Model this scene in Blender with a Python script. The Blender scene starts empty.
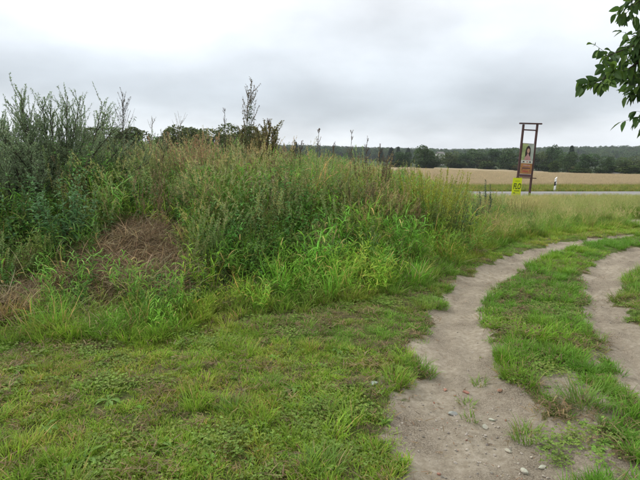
import bpy, math
import numpy as np
from mathutils import Vector, Matrix, Euler

R = math.radians
scn = bpy.context.scene
COL = scn.collection
RNG = np.random.default_rng(7)

# ------------------------------------------------------------------ camera
F, CXP, CYP, HOR, CAMZ = 500.0, 320.0, 240.0, 160.0, 1.6     # photo pixels (640 x 480)
PITCH = math.atan((CYP - HOR) / F)
cam_d = bpy.data.cameras.new("camera")
cam_d.sensor_width = 36.0
cam_d.lens = 36.0 * F / 640.0
cam_d.clip_start = 0.05
cam_d.clip_end = 8000
cam = bpy.data.objects.new("camera", cam_d)
COL.objects.link(cam)
cam.location = (0, 0, CAMZ)
cam.rotation_euler = (math.pi / 2 - PITCH, 0, 0)
scn.camera = cam

# ------------------------------------------------------------------ world: overcast cloud deck over a Nishita sky
SUN_EL, SUN_ROT = R(48), R(-60)
w = bpy.data.worlds.new("World")
scn.world = w
w.use_nodes = True
nt = w.node_tree
nt.nodes.clear()
def N(tree, t, **kw):
    n = tree.nodes.new(t)
    for k, v in kw.items():
        setattr(n, k, v)
    return n
L = nt.links.new
out = N(nt, 'ShaderNodeOutputWorld')
sky = N(nt, 'ShaderNodeTexSky', sky_type='NISHITA', sun_disc=False, sun_elevation=SUN_EL, sun_rotation=SUN_ROT)
bg1 = N(nt, 'ShaderNodeBackground'); bg1.inputs['Strength'].default_value = 0.10
L(sky.outputs[0], bg1.inputs[0])
tc = N(nt, 'ShaderNodeTexCoord')
sep = N(nt, 'ShaderNodeSeparateXYZ'); L(tc.outputs['Generated'], sep.inputs[0])
def M_(tree, op, a, b=None, c=None, clamp=False):
    n = tree.nodes.new('ShaderNodeMath'); n.operation = op; n.use_clamp = clamp
    for i, v in enumerate((a, b, c)):
        if v is None: continue
        if isinstance(v, (int, float)): n.inputs[i].default_value = v
        else: tree.links.new(v, n.inputs[i])
    return n.outputs[0]
zc = M_(nt, 'MAXIMUM', sep.outputs['Z'], 0.0)
zd = M_(nt, 'ADD', zc, 0.28)
px_ = M_(nt, 'DIVIDE', sep.outputs['X'], zd)
py_ = M_(nt, 'DIVIDE', sep.outputs['Y'], zd)
cmb = N(nt, 'ShaderNodeCombineXYZ')
L(px_, cmb.inputs[0]); L(py_, cmb.inputs[1])
nz1 = N(nt, 'ShaderNodeTexNoise'); nz1.inputs['Scale'].default_value = 1.15; nz1.inputs['Detail'].default_value = 5; nz1.inputs['Roughness'].default_value = 0.5
mp = N(nt, 'ShaderNodeMapping'); mp.inputs['Location'].default_value = (8, 1, 0)
L(cmb.outputs[0], mp.inputs[0]); L(mp.outputs[0], nz1.inputs['Vector'])
nz2 = N(nt, 'ShaderNodeTexNoise'); nz2.inputs['Scale'].default_value = 2.6; nz2.inputs['Detail'].default_value = 6; nz2.inputs['Roughness'].default_value = 0.55
mp2 = N(nt, 'ShaderNodeMapping'); mp2.inputs['Scale'].default_value = (1, 1, 1.9); mp2.inputs['Location'].default_value = (0.4, 0.2, 0)
L(tc.outputs['Generated'], mp2.inputs[0]); L(mp2.outputs[0], nz2.inputs['Vector'])
# elevation profile of the cloud deck, the same all round
rampn = N(nt, 'ShaderNodeValToRGB')
cr = rampn.color_ramp
cr.interpolation = 'B_SPLINE'
def setramp(cr, stops):
    while len(cr.elements) > 1: cr.elements.remove(cr.elements[-1])
    cr.elements[0].position = stops[0][0]; cr.elements[0].color = (*stops[0][1], 1)
    for p, c in stops[1:]:
        e = cr.elements.new(p); e.color = (*c, 1)
setramp(cr, [(0.00, (.70, .735, .77)), (.05, (.72, .75, .785)), (.085, (.52, .56, .60)), (.13, (.43, .47, .51)),
             (.20, (.62, .66, .70)), (.27, (.78, .815, .85)), (.45, (.93, .945, .96)), (1.0, (1.0, 1.0, 1.0))])
wob = M_(nt, 'MULTIPLY_ADD', nz2.outputs['Fac'], 0.13, -0.065)
L(M_(nt, 'ADD', zc, wob, clamp=True), rampn.inputs[0])
dens = M_(nt, 'MULTIPLY_ADD', nz1.outputs['Fac'], 1.1, 0.44)
mixc = N(nt, 'ShaderNodeMix', data_type='RGBA', blend_type='MULTIPLY'); mixc.inputs[0].default_value = 1
L(rampn.outputs[0], mixc.inputs[6]); L(dens, mixc.inputs[7])
bg2 = N(nt, 'ShaderNodeBackground'); bg2.inputs['Strength'].default_value = 1.0
L(mixc.outputs[2], bg2.inputs[0])
ms = N(nt, 'ShaderNodeMixShader'); ms.inputs[0].default_value = 0.93
L(bg1.outputs[0], ms.inputs[1]); L(bg2.outputs[0], ms.inputs[2]); L(ms.outputs[0], out.inputs[0])

# soft sun through cloud
sd = bpy.data.lights.new("sun", 'SUN'); sd.energy = 1.5; sd.angle = R(25); sd.color = (1, .97, .92)
so = bpy.data.objects.new("sun", sd); COL.objects.link(so)
so.rotation_euler = Vector((math.sin(SUN_ROT) * math.cos(SUN_EL), math.cos(SUN_ROT) * math.cos(SUN_EL), math.sin(SUN_EL))).to_track_quat('Z', 'Y').to_euler()

scn.view_settings.view_transform = 'Standard'
scn.view_settings.look = 'None'
scn.view_settings.exposure = 0.5
scn.view_settings.gamma = 1.0
scn.view_settings.use_curve_mapping = False
scn.render.engine = 'CYCLES'
cy = scn.cycles
cy.max_bounces = 4; cy.diffuse_bounces = 2; cy.glossy_bounces = 1; cy.transmission_bounces = 2
cy.transparent_max_bounces = 8; cy.volume_bounces = 0
cy.caustics_reflective = False; cy.caustics_refractive = False
cy.use_denoising = True
cy.denoiser = 'OPENIMAGEDENOISE'
cy.denoising_input_passes = 'RGB_ALBEDO_NORMAL'
cy.use_adaptive_sampling = False

# ------------------------------------------------------------------ helpers: noise, mapping, mesh
def _hash(ix, iy, seed):
    h = (ix.astype(np.int64) * 374761393 + iy.astype(np.int64) * 668265263 + seed * 1442695041) & 0xFFFFFFFF
    h = ((h ^ (h >> 13)) * 1274126177) & 0xFFFFFFFF
    h = ((h ^ (h >> 16)) * 2246822519) & 0xFFFFFFFF
    return ((h ^ (h >> 15)) & 0xFFFFFF) / float(0xFFFFFF)
def vnoise(x, y, seed=0):
    x = np.asarray(x, float); y = np.asarray(y, float)
    ix = np.floor(x); iy = np.floor(y); fx = x - ix; fy = y - iy
    fx = fx * fx * (3 - 2 * fx); fy = fy * fy * (3 - 2 * fy)
    ix = ix.astype(np.int64); iy = iy.astype(np.int64)
    a = _hash(ix, iy, seed); b = _hash(ix + 1, iy, seed); c = _hash(ix, iy + 1, seed); d = _hash(ix + 1, iy + 1, seed)
    return (a * (1 - fx) + b * fx) * (1 - fy) + (c * (1 - fx) + d * fx) * fy
def fbm(x, y, seed=0, oct=4, gain=.5):
    s = 0; a = 1; t = 0
    for i in range(oct):
        s = s + a * vnoise(np.asarray(x) * 2 ** i, np.asarray(y) * 2 ** i, seed + i * 17); t += a; a *= gain
    return s / t
def sstep(a, b, x):
    t = np.clip((np.asarray(x, float) - a) / (b - a), 0, 1)
    return t * t * (3 - 2 * t)
cp, sp_ = math.cos(PITCH), math.sin(PITCH)
def ray(px, py):
    u = (px - CXP) / F; v = (CYP - py) / F
    d = np.array([u, cp + v * sp_, -sp_ + v * cp])
    return d
def flat(px, py, z=0.0):
    d = ray(px, py); k = (z - CAMZ) / d[2]
    return np.array([d[0] * k, d[1] * k, z])
def atY(px, py, Y):
    d = ray(px, py); k = Y / d[1]
    return np.array([d[0] * k, Y, CAMZ + d[2] * k])

# front edge of the overgrown bank, as y over x (metres)
_bl = np.array([flat(*p)[:2] for p in [(-260, 338), (0, 337), (80, 336), (165, 335), (215, 318), (300, 305), (400, 291), (434, 278), (480, 251), (525, 237), (590, 229), (640, 225)]])
_bl = np.vstack([[-30, _bl[0, 1]], _bl, [30, 19]])
def ybank(x): return np.interp(x, _bl[:, 0], _bl[:, 1])
def bank_s(x, y): return (np.asarray(y) - ybank(x)) * .85
def bankH(x): return np.interp(x, [-30, -1.2, 0.5, 1.6, 2.6, 3.6, 5.2], [1.0, .95, .82, .68, .52, .22, 0.0])

# wheel tracks: spans over y (metres) from photo rows
def spans(rows):
    a = np.array([[flat(320, r)[1], flat(l, r)[0], flat(rr, r)[0]] for r, l, rr in rows])
    return a[np.argsort(a[:, 0])]
TL = spans([(620, 380, 640), (520, 398, 610), (480, 402, 580), (440, 398, 545), (400, 402, 522), (370, 415, 500), (330, 428, 486), (300, 437, 489), (280, 454, 507),
            (262, 490, 532), (250, 522, 563), (242, 554, 590), (237, 588, 618), (233.5, 625, 662), (231, 680, 730), (228, 800, 880)])
TR = spans([(620, 760, 1150), (480, 657, 860), (430, 634, 790), (395, 618, 735), (355, 604, 690), (330, 590, 655), (318, 583, 634), (300, 579, 621), (275, 581, 628),
            (262, 591, 650), (252, 611, 695), (244, 645, 770), (239, 710, 900)])
def inspan(T, x, y):
    l = np.interp(y, T[:, 0], T[:, 1]); r = np.interp(y, T[:, 0], T[:, 2])
    c = (l + r) / 2; h = (r - l) / 2
    return (h - np.abs(x - c)), (x - c) / np.maximum(h, .05)      # signed inside distance, lateral -1..1
def dirt_fields(x, y):
    n = (fbm(x * 3.1, y * 3.1, 3, 4) - .5) * .40 + (fbm(x * 12, y * 12, 5, 2) - .5) * .16
    a, la = inspan(TL, x, y); b, lb = inspan(TR, x, y)
    far = np.where((y < 14.5) & (x > -1), 0, 9)
    return a + n - far, b + n - far, la, lb
PATCH = [(flat(*p)[:2], r) for p, r in (((383, 384), .15), ((365, 384), .10), ((302, 458), .10), ((566, 432), .11), ((592, 470), .13), ((514, 384), .09), ((538, 408), .09), ((580, 452), .10), ((496, 345), .10))]

def Z(x, y):
    x = np.asarray(x, float); y = np.asarray(y, float)
    z = -0.25 * sstep(9, 24, y)
    s = bank_s(x, y)
    z = z + bankH(x) * sstep(-.1, 3.2, s) * (1 - sstep(9, 16, s)) * (0.88 + .24 * fbm(x * .5, y * .5, 11, 2))
    wf = sstep(31, 110, y)
    xc = np.clip(x, -25, 260)
    z = z + wf * (-.0318 * xc + .0019 * np.clip(y - 31, 0, 400))
    r = np.hypot(x, y)
    z = z + sstep(420, 1150, r) * (13 + 16 * fbm(x * .0021 + 3, y * .0021, 21, 3)) * sstep(-.2, .25, y / (r + 1e-3))
    z = z - sstep(4, 7, -y) * .3
    near = (1 - sstep(20, 40, r)) * (1 - sstep(.2, 2.5, s))
    a, la = inspan(TL, x, y); b, lb = inspan(TR, x, y)
    ok = ((y < 15) & (x > -1.5))
    ta = sstep(-.12, .14, a) * ok; tb = sstep(-.12, .14, b) * ok
    z = z - near * (.045 * np.maximum(ta, tb))
    z = z + near * .05 * (fbm(x * .9, y * .9, 31, 3) - .5)
    z = z + near * .022 * (fbm(x * 5, y * 5, 33, 3) - .5)
    # tyre ruts
    wob = .12 * (fbm(x * .8, y * .8, 41, 2) - .5)
    for off, dep in ((-.35, .026), (.25, .022)):
        z = z - near * tb * dep * np.exp(-((lb - off + wob) / .16) ** 2)
    for off, dep in ((-.3, .017), (.33, .015)):
        z = z - near * ta * dep * np.exp(-((la - off + wob * 2) / .2) ** 2)
    # tyre tread: short cross bars along the ruts
    tr_ = np.sin(y * 62 + np.abs(lb) * 9) * np.exp(-((np.abs(lb + wob) - .3) / .17) ** 2)
    z = z + near * tb * .010 * tr_ * sstep(.42, .6, fbm(x * 1.2, y * .7, 43, 2))
    tr_ = np.sin(y * 70 - np.abs(la) * 9) * np.exp(-((np.abs(la + wob) - .32) / .15) ** 2)
    z = z + near * ta * .006 * tr_ * sstep(.45, .6, fbm(x * 1.2, y * .7, 44, 2))
    z = z - near * np.maximum(ta, tb) * .024 * (fbm(x * 11, y * 11, 35, 3) - .5)
    return z

def hveg(x, y):        # rough height of the growth on the bank
    s = bank_s(x, y)
    return sstep(-.1, 1.9, s) * np.interp(x, [-4, -1, 0.5, 2, 3.2, 4.5, 8], [1.1, 1.2, 1.1, 1.0, .75, .5, .45])
def onbank(px, py, k=.75):     # world point where the ray of a photo pixel meets the growth
    d = ray(px, py); d = d / np.linalg.norm(d)
    for t in np.arange(2, 40, .05):
        p = np.array([0, 0, CAMZ]) + d * t
        if p[2] < Z(p[0], p[1]) + k * hveg(p[0], p[1]): return p
    return p

def mesh_from(name, V, T, C=None, mats=(), smooth=False, mi=None):
    me = bpy.data.meshes.new(name)
    V = np.ascontiguousarray(V, dtype=np.float32); T = np.ascontiguousarray(T, dtype=np.int32)
    k = T.shape[1]
    me.vertices.add(len(V)); me.vertices.foreach_set('co', V.ravel())
    me.loops.add(T.size); me.loops.foreach_set('vertex_index', T.ravel())
    me.polygons.add(len(T))
    me.polygons.foreach_set('loop_start', np.arange(0, T.size, k, dtype=np.int32))
    me.polygons.foreach_set('loop_total', np.full(len(T), k, dtype=np.int32))
    me.polygons.foreach_set('use_smooth', np.full(len(T), smooth, dtype=bool))
    if mi is not None: me.polygons.foreach_set('material_index', np.asarray(mi, dtype=np.int32))
    if C is not None:
        a = me.attributes.new('col', 'FLOAT_COLOR', 'POINT')
        c4 = np.ones((len(V), 4), np.float32); c4[:, :3] = C
        a.data.foreach_set('color', c4.ravel())
    for m in mats: me.materials.append(m)
    me.update(calc_edges=True)
    me.validate()
    return me
class G:       # triangle collector
    def __init__(s): s.V = []; s.T = []; s.C = []; s.n = 0
    def add(s, V, T, C):
        V = np.asarray(V, float).reshape(-1, 3); C = np.broadcast_to(np.asarray(C, float), V.shape)
        s.V.append(V); s.T.append(np.asarray(T).reshape(-1, 3) + s.n); s.C.append(C); s.n += len(V)
        return s
    def arr(s): return np.vstack(s.V), np.vstack(s.T), np.vstack(s.C)
    def mesh(s, name, mat, smooth=False): return mesh_from(name, *s.arr(), mats=[mat], smooth=smooth)
def link(name, me, parent=None, label=None, cat=None, group=None, kind=None, loc=None):
    o = bpy.data.objects.new(name, me)
    COL.objects.link(o)
    if parent is not None: o.parent = parent
    tag(o, label, cat, group, kind)
    if loc is not None: o.location = loc
    return o
def tag(o, label=None, cat=None, group=None, kind=None):
    for k, v in (('label', label), ('category', cat), ('group', group), ('kind', kind)):
        if v: o[k] = v
    return o
def nrm(v): return v / np.maximum(np.linalg.norm(v, axis=-1, keepdims=True), 1e-9)
def jit(rng, c, n, a=.18, h=.08):
    c = np.broadcast_to(np.asarray(c, float), (n, 3))
    return np.clip(c * (1 + rng.uniform(-a, a, (n, 1))) * (1 + rng.uniform(-h, h, (n, 3))), 0, 1)

def blades(g, rng, base, az, Ln, W, th0, th1, seg, c0, c1, p=1.3, tw=.5):
    n = len(base); t = np.linspace(0, 1, seg + 1)
    th = th0[:, None] + (th1 - th0)[:, None] * t[None] ** p
    d = np.stack([np.sin(th) * np.cos(az)[:, None], np.sin(th) * np.sin(az)[:, None], np.cos(th)], -1)
    st = (d[:, :-1] + d[:, 1:]) / 2 * (Ln / seg)[:, None, None]
    P = np.concatenate([np.zeros((n, 1, 3)), np.cumsum(st, 1)], 1) + base[:, None]
    side = np.stack([-np.sin(az), np.cos(az), np.zeros(n)], -1)[:, None] * np.ones((1, seg + 1, 1))
    nn = np.cross(d, side)
    a = rng.uniform(-tw, tw, n)[:, None, None]
    side = side * np.cos(a) + nn * np.sin(a)
    wp = np.minimum(1, .65 + 1.2 * t) * (1 - t ** 2.4) + .03
    half = side * (W[:, None] * wp[None] / 2)[..., None]
    V = np.stack([P - half, P + half], 2).reshape(-1, 3)
    i = np.arange(n)[:, None] * (seg + 1) * 2 + np.arange(seg)[None] * 2
    T = np.stack([np.stack([i, i + 1, i + 3], -1), np.stack([i, i + 3, i + 2], -1)], -2).reshape(-1, 3)
    cc = c0[:, None] * (1 - t)[None, :, None] + c1[:, None] * t[None, :, None]
    g.add(V, T, np.repeat(cc[:, :, None], 2, 2).reshape(-1, 3))
    return P
def tubes(g, P, r0, r1, c, sides=3):
    n, k, _ = P.shape
    d = np.gradient(P, axis=1); d = nrm(d)
    ref = np.array([.31, .27, .91]); a = nrm(np.cross(d, ref)); b = np.cross(d, a)
    t = np.linspace(0, 1, k)
    r = (np.broadcast_to(r0, (n,))[:, None] * (1 - t) + np.broadcast_to(r1, (n,))[:, None] * t)
    ang = np.arange(sides) * 2 * math.pi / sides
    V = P[:, :, None] + r[:, :, None, None] * (a[:, :, None] * np.cos(ang)[:, None] + b[:, :, None] * np.sin(ang)[:, None])
    i = (np.arange(n)[:, None, None] * k + np.arange(k - 1)[None, :, None]) * sides
    j = np.arange(sides)[None, None]; j2 = (j + 1) % sides
    q = [i + j, i + j2, i + sides + j2, i + sides + j]
    T = np.stack([np.stack([q[0], q[1], q[2]], -1), np.stack([q[0], q[2], q[3]], -1)], -2).reshape(-1, 3)
    c = np.asarray(c, float)
    if c.ndim == 2: c = np.repeat(c, k * sides, 0)
    g.add(V.reshape(-1, 3), T, c)
_LP = np.array([(0, .0), (.22, .78), (.5, 1.0), (.8, .55), (1, .02)])
def leaves(g, rng, base, d, Ln, W, c, droop=.25, fold=.25, prof=_LP):
    n = len(base); d = nrm(d)
    up = np.array([0, 0, 1.0]); side = np.cross(d, up) + rng.normal(0, .25, (n, 3)); side = nrm(side - d * np.sum(side * d, -1, keepdims=True))
    nor = np.cross(side, d)
    t = prof[:, 0]; wv = prof[:, 1]; k = len(t)
    ctr = base[:, None] + d[:, None] * (t[None, :, None] * Ln[:, None, None]) - up * (droop * (t ** 2)[None, :, None] * Ln[:, None, None])
    hw = (wv[None] * W[:, None] / 2)[..., None]
    lift = nor[:, None] * hw * fold * 2
    A = ctr + side[:, None] * hw + lift; B = ctr - side[:, None] * hw + lift
    V = np.stack([A, ctr, B], 2).reshape(-1, 3)
    i = np.arange(n)[:, None] * k * 3 + np.arange(k - 1)[None] * 3
    T = np.stack([np.stack(x, -1) for x in ((i, i + 1, i + 4), (i, i + 4, i + 3), (i + 1, i + 2, i + 5), (i + 1, i + 5, i + 4))], -2).reshape(-1, 3)
    g.add(V, T, np.repeat(c, k * 3, 0))
def leaves2(g, rng, base, d, Ln, W, c, droop=.2):     # cheaper: four triangles
    n = len(base); d = nrm(d)
    side = nrm(np.cross(d, nrm(rng.normal(0, 1, (n, 3))) * .6 + np.array([0, 0, 1.0])))
    up = np.array([0, 0, 1.0])
    m = base + d * (Ln * .45)[:, None]; tip = base + d * Ln[:, None] - up * (droop * Ln)[:, None]
    nor = np.cross(side, d)
    a = m + side * (W / 2)[:, None] + nor * (W * .15)[:, None]; b = m - side * (W / 2)[:, None] + nor * (W * .15)[:, None]
    V = np.stack([base, a, m, b, tip], 1).reshape(-1, 3)
    i = np.arange(n)[:, None] * 5
    T = (i[:, :, None] + np.array([[0, 1, 2], [0, 2, 3], [1, 4, 2], [2, 4, 3]])[None]).reshape(-1, 3)
    g.add(V, T, np.repeat(c, 5, 0))
def pathset(rng, base, az, Ln, th0, th1, k=6, wig=.05, p=1.0):
    n = len(base); t = np.linspace(0, 1, k)
    th = th0[:, None] + (th1 - th0)[:, None] * t[None] ** p
    a = az[:, None] + np.cumsum(rng.normal(0, wig, (n, k)), 1)
    d = np.stack([np.sin(th) * np.cos(a), np.sin(th) * np.sin(a), np.cos(th)], -1)
    st = d[:, :-1] * (Ln / (k - 1))[:, None, None]
    return np.concatenate([np.zeros((n, 1, 3)), np.cumsum(st, 1)], 1) + base[:, None]
def along(rng, P, m, t0=.1, t1=1.0):      # m random points per path: position, tangent, parameter, path id
    n, k, _ = P.shape
    t = rng.uniform(t0, t1, (n, m)); f = t * (k - 1); i = np.minimum(f.astype(int), k - 2); fr = (f - i)[..., None]
    ii = np.arange(n)[:, None]
    p = P[ii, i] * (1 - fr) + P[ii, i + 1] * fr
    d = nrm(P[ii, i + 1] - P[ii, i])
    return p.reshape(-1, 3), d.reshape(-1, 3), t.ravel(), np.repeat(np.arange(n), m)
def outward(rng, d, ang, sd=.3):       # directions leaving tangent d at about ang
    n = len(d); r = nrm(rng.normal(0, 1, (n, 3))); r = nrm(r - d * np.sum(r * d, -1, keepdims=True))
    a = ang + rng.normal(0, sd, n)
    return nrm(d * np.cos(a)[:, None] + r * np.sin(a)[:, None])

# ------------------------------------------------------------------ materials
def newmat(name):
    m = bpy.data.materials.new(name); m.use_nodes = True
    t = m.node_tree; t.nodes.clear()
    o = t.nodes.new('ShaderNodeOutputMaterial')
    return m, t, o
def foliage(name, inst=True, trans=.38, rough=.55, spec=.25):
    m, t, o = newmat(name)
    a = N(t, 'ShaderNodeAttribute', attribute_name='col', attribute_type='GEOMETRY')
    col = a.outputs['Color']
    if inst:
        b = N(t, 'ShaderNodeAttribute', attribute_name='tint', attribute_type='INSTANCER')
        x = N(t, 'ShaderNodeMix', data_type='RGBA', blend_type='MULTIPLY'); x.inputs[0].default_value = 1
        t.links.new(col, x.inputs[6]); t.links.new(b.outputs['Color'], x.inputs[7]); col = x.outputs[2]
    p = N(t, 'ShaderNodeBsdfPrincipled'); p.inputs['Roughness'].default_value = rough
    p.inputs['Specular IOR Level'].default_value = spec
    t.links.new(col, p.inputs['Base Color'])
    tr = N(t, 'ShaderNodeBsdfTranslucent'); t.links.new(col, tr.inputs[0])
    mx = N(t, 'ShaderNodeMixShader'); mx.inputs[0].default_value = trans
    t.links.new(p.outputs[0], mx.inputs[1]); t.links.new(tr.outputs[0], mx.inputs[2]); t.links.new(mx.outputs[0], o.inputs[0])
    return m
FI = foliage('leaf_scattered'); FO = foliage('leaf', inst=False); FAR = foliage('leaf_far', inst=False, trans=.15, rough=.8, spec=.05)
FARI = foliage('leaf_far_scattered', inst=True, trans=.15, rough=.8, spec=.05)
def simple(name, c, rough=.7, noise=0, scale=20, bump=0, spec=.3, c2=None, metal=0):
    m, t, o = newmat(name)
    p = N(t, 'ShaderNodeBsdfPrincipled'); p.inputs['Roughness'].default_value = rough; p.inputs['Specular IOR Level'].default_value = spec
    p.inputs['Metallic'].default_value = metal
    p.inputs['Base Color'].default_value = (*c, 1)
    if noise or bump:
        tcn = N(t, 'ShaderNodeTexCoord'); nz = N(t, 'ShaderNodeTexNoise'); nz.inputs['Scale'].default_value = scale; nz.inputs['Detail'].default_value = 6
        t.links.new(tcn.outputs['Object'], nz.inputs['Vector'])
        rp = N(t, 'ShaderNodeValToRGB')
        k2 = c2 if c2 else tuple(v * (1 - noise) for v in c)
        setramp(rp.color_ramp, [(.3, k2), (.7, c)])
        t.links.new(nz.outputs['Fac'], rp.inputs[0]); t.links.new(rp.outputs[0], p.inputs['Base Color'])
        if bump:
            b = N(t, 'ShaderNodeBump'); b.inputs['Strength'].default_value = bump; b.inputs['Distance'].default_value = .02
            t.links.new(nz.outputs['Fac'], b.inputs['Height']); t.links.new(b.outputs[0], p.inputs['Normal'])
    t.links.new(p.outputs[0], o.inputs[0])
    return m
def layered(name, stops1, s1, stops2, s2, s_mask, lo, hi, bump=.6, bs=60, dist=.012, rough=.95, coord='Object'):
    """two noise-coloured soils mixed by a third noise, fine bump"""
    m, t, o = newmat(name)
    tcn = N(t, 'ShaderNodeTexCoord'); v = tcn.outputs[coord]
    def nz(s, d=8, r=.6):
        n = N(t, 'ShaderNodeTexNoise'); n.inputs['Scale'].default_value = s; n.inputs['Detail'].default_value = d; n.inputs['Roughness'].default_value = r
        t.links.new(v, n.inputs['Vector']); return n.outputs['Fac']
    def rp(f, st):
        r = N(t, 'ShaderNodeValToRGB'); setramp(r.color_ramp, st); t.links.new(f, r.inputs[0]); return r.outputs[0]
    a = rp(nz(s1), stops1); b = rp(nz(s2), stops2)
    mk = rp(nz(s_mask, 5), [(lo, (0, 0, 0)), (hi, (1, 1, 1))])
    x = N(t, 'ShaderNodeMix', data_type='RGBA'); t.links.new(mk, x.inputs[0]); t.links.new(a, x.inputs[6]); t.links.new(b, x.inputs[7])
    p = N(t, 'ShaderNodeBsdfPrincipled'); p.inputs['Roughness'].default_value = rough; p.inputs['Specular IOR Level'].default_value = .12
    t.links.new(x.outputs[2], p.inputs['Base Color'])
    bp = N(t, 'ShaderNodeBump'); bp.inputs['Strength'].default_value = bump; bp.inputs['Distance'].default_value = dist
    t.links.new(nz(bs, 8, .7), bp.inputs['Height']); t.links.new(bp.outputs[0], p.inputs['Normal'])
    t.links.new(p.outputs[0], o.inputs[0])
    return m
def soil_mix(name, A, B, attr):
    """two layered soils blended by a vertex value on the sheet"""
    m, t, o = newmat(name)
    v = N(t, 'ShaderNodeTexCoord').outputs['Object']
    def nz(s, d=8, r=.6):
        n = N(t, 'ShaderNodeTexNoise'); n.inputs['Scale'].default_value = s; n.inputs['Detail'].default_value = d; n.inputs['Roughness'].default_value = r
        t.links.new(v, n.inputs['Vector']); return n.outputs['Fac']
    def rp(f, st):
        r = N(t, 'ShaderNodeValToRGB'); setramp(r.color_ramp, st); t.links.new(f, r.inputs[0]); return r.outputs[0]
    def mix(f, a, b):
        x = N(t, 'ShaderNodeMix', data_type='RGBA'); t.links.new(f, x.inputs[0]); t.links.new(a, x.inputs[6]); t.links.new(b, x.inputs[7]); return x.outputs[2]
    cols = [mix(rp(nz(sm, 5), [(lo, (0, 0, 0)), (hi, (1, 1, 1))]), rp(nz(s1), st1), rp(nz(s2), st2)) for st1, s1, st2, s2, sm, lo, hi in (A, B)]
    a = N(t, 'ShaderNodeAttribute', attribute_name=attr).outputs['Fac']
    f = M_(t, 'ADD', a, M_(t, 'MULTIPLY_ADD', nz(26, 6), .9, -.45))
    f = rp(f, [(.38, (0, 0, 0)), (.62, (1, 1, 1))])
    p = N(t, 'ShaderNodeBsdfPrincipled'); p.inputs['Roughness'].default_value = .95; p.inputs['Specular IOR Level'].default_value = .12
    t.links.new(mix(f, *cols), p.inputs['Base Color'])
    bp = N(t, 'ShaderNodeBump'); bp.inputs['Strength'].default_value = 1.0; bp.inputs['Distance'].default_value = .02
    t.links.new(nz(75, 8, .7), bp.inputs['Height']); t.links.new(bp.outputs[0], p.inputs['Normal'])
    t.links.new(p.outputs[0], o.inputs[0])
    return m
M_lawn = M_track = soil_mix('lawn_and_sand',
    ([(.3, (.075, .058, .032)), (.55, (.14, .112, .06)), (.75, (.20, .16, .09))], 30, [(.3, (.05, .075, .016)), (.6, (.095, .13, .03)), (.8, (.145, .165, .05))], 45, 2.2, .40, .56),
    ([(.3, (.27, .228, .165)), (.5, (.37, .32, .242)), (.7, (.47, .415, .33))], 22, [(.34, (.115, .092, .066)), (.5, (.245, .205, .152)), (.64, (.40, .35, .272))], 110, 1.9, .40, .64), 'dirt')
M_field = layered('ripe_field', [(.3, (.28, .225, .135)), (.7, (.37, .305, .195))], .8,
                  [(.3, (.24, .195, .115)), (.7, (.34, .275, .175))], 6, .05, .4, .62, bump=.5, bs=3, dist=.2)
M_verge = layered('verge_soil', [(.3, (.12, .135, .035)), (.7, (.22, .23, .07))], 3, [(.3, (.16, .16, .055)), (.7, (.28, .26, .1))], 5, .3, .4, .6, bs=8, dist=.05)
M_road = layered('worn_asphalt', [(.3, (.21, .205, .198)), (.7, (.28, .275, .265))], 3, [(.3, (.17, .165, .16)), (.7, (.25, .245, .24))], 25, .4, .4, .6, bump=.4, bs=120, dist=.006)
M_hill = layered('hill_ground', [(.3, (.035, .05, .018)), (.7, (.06, .075, .03))], .05, [(.3, (.03, .045, .018)), (.7, (.05, .07, .03))], .1, .01, .4, .6, bs=.5, dist=.5)
M_bark = simple('bark', (.12, .095, .07), .9, .5, 30, .8)
M_farbark = simple('far_bark', (.07, .055, .04), .95, .3, 2)

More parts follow.
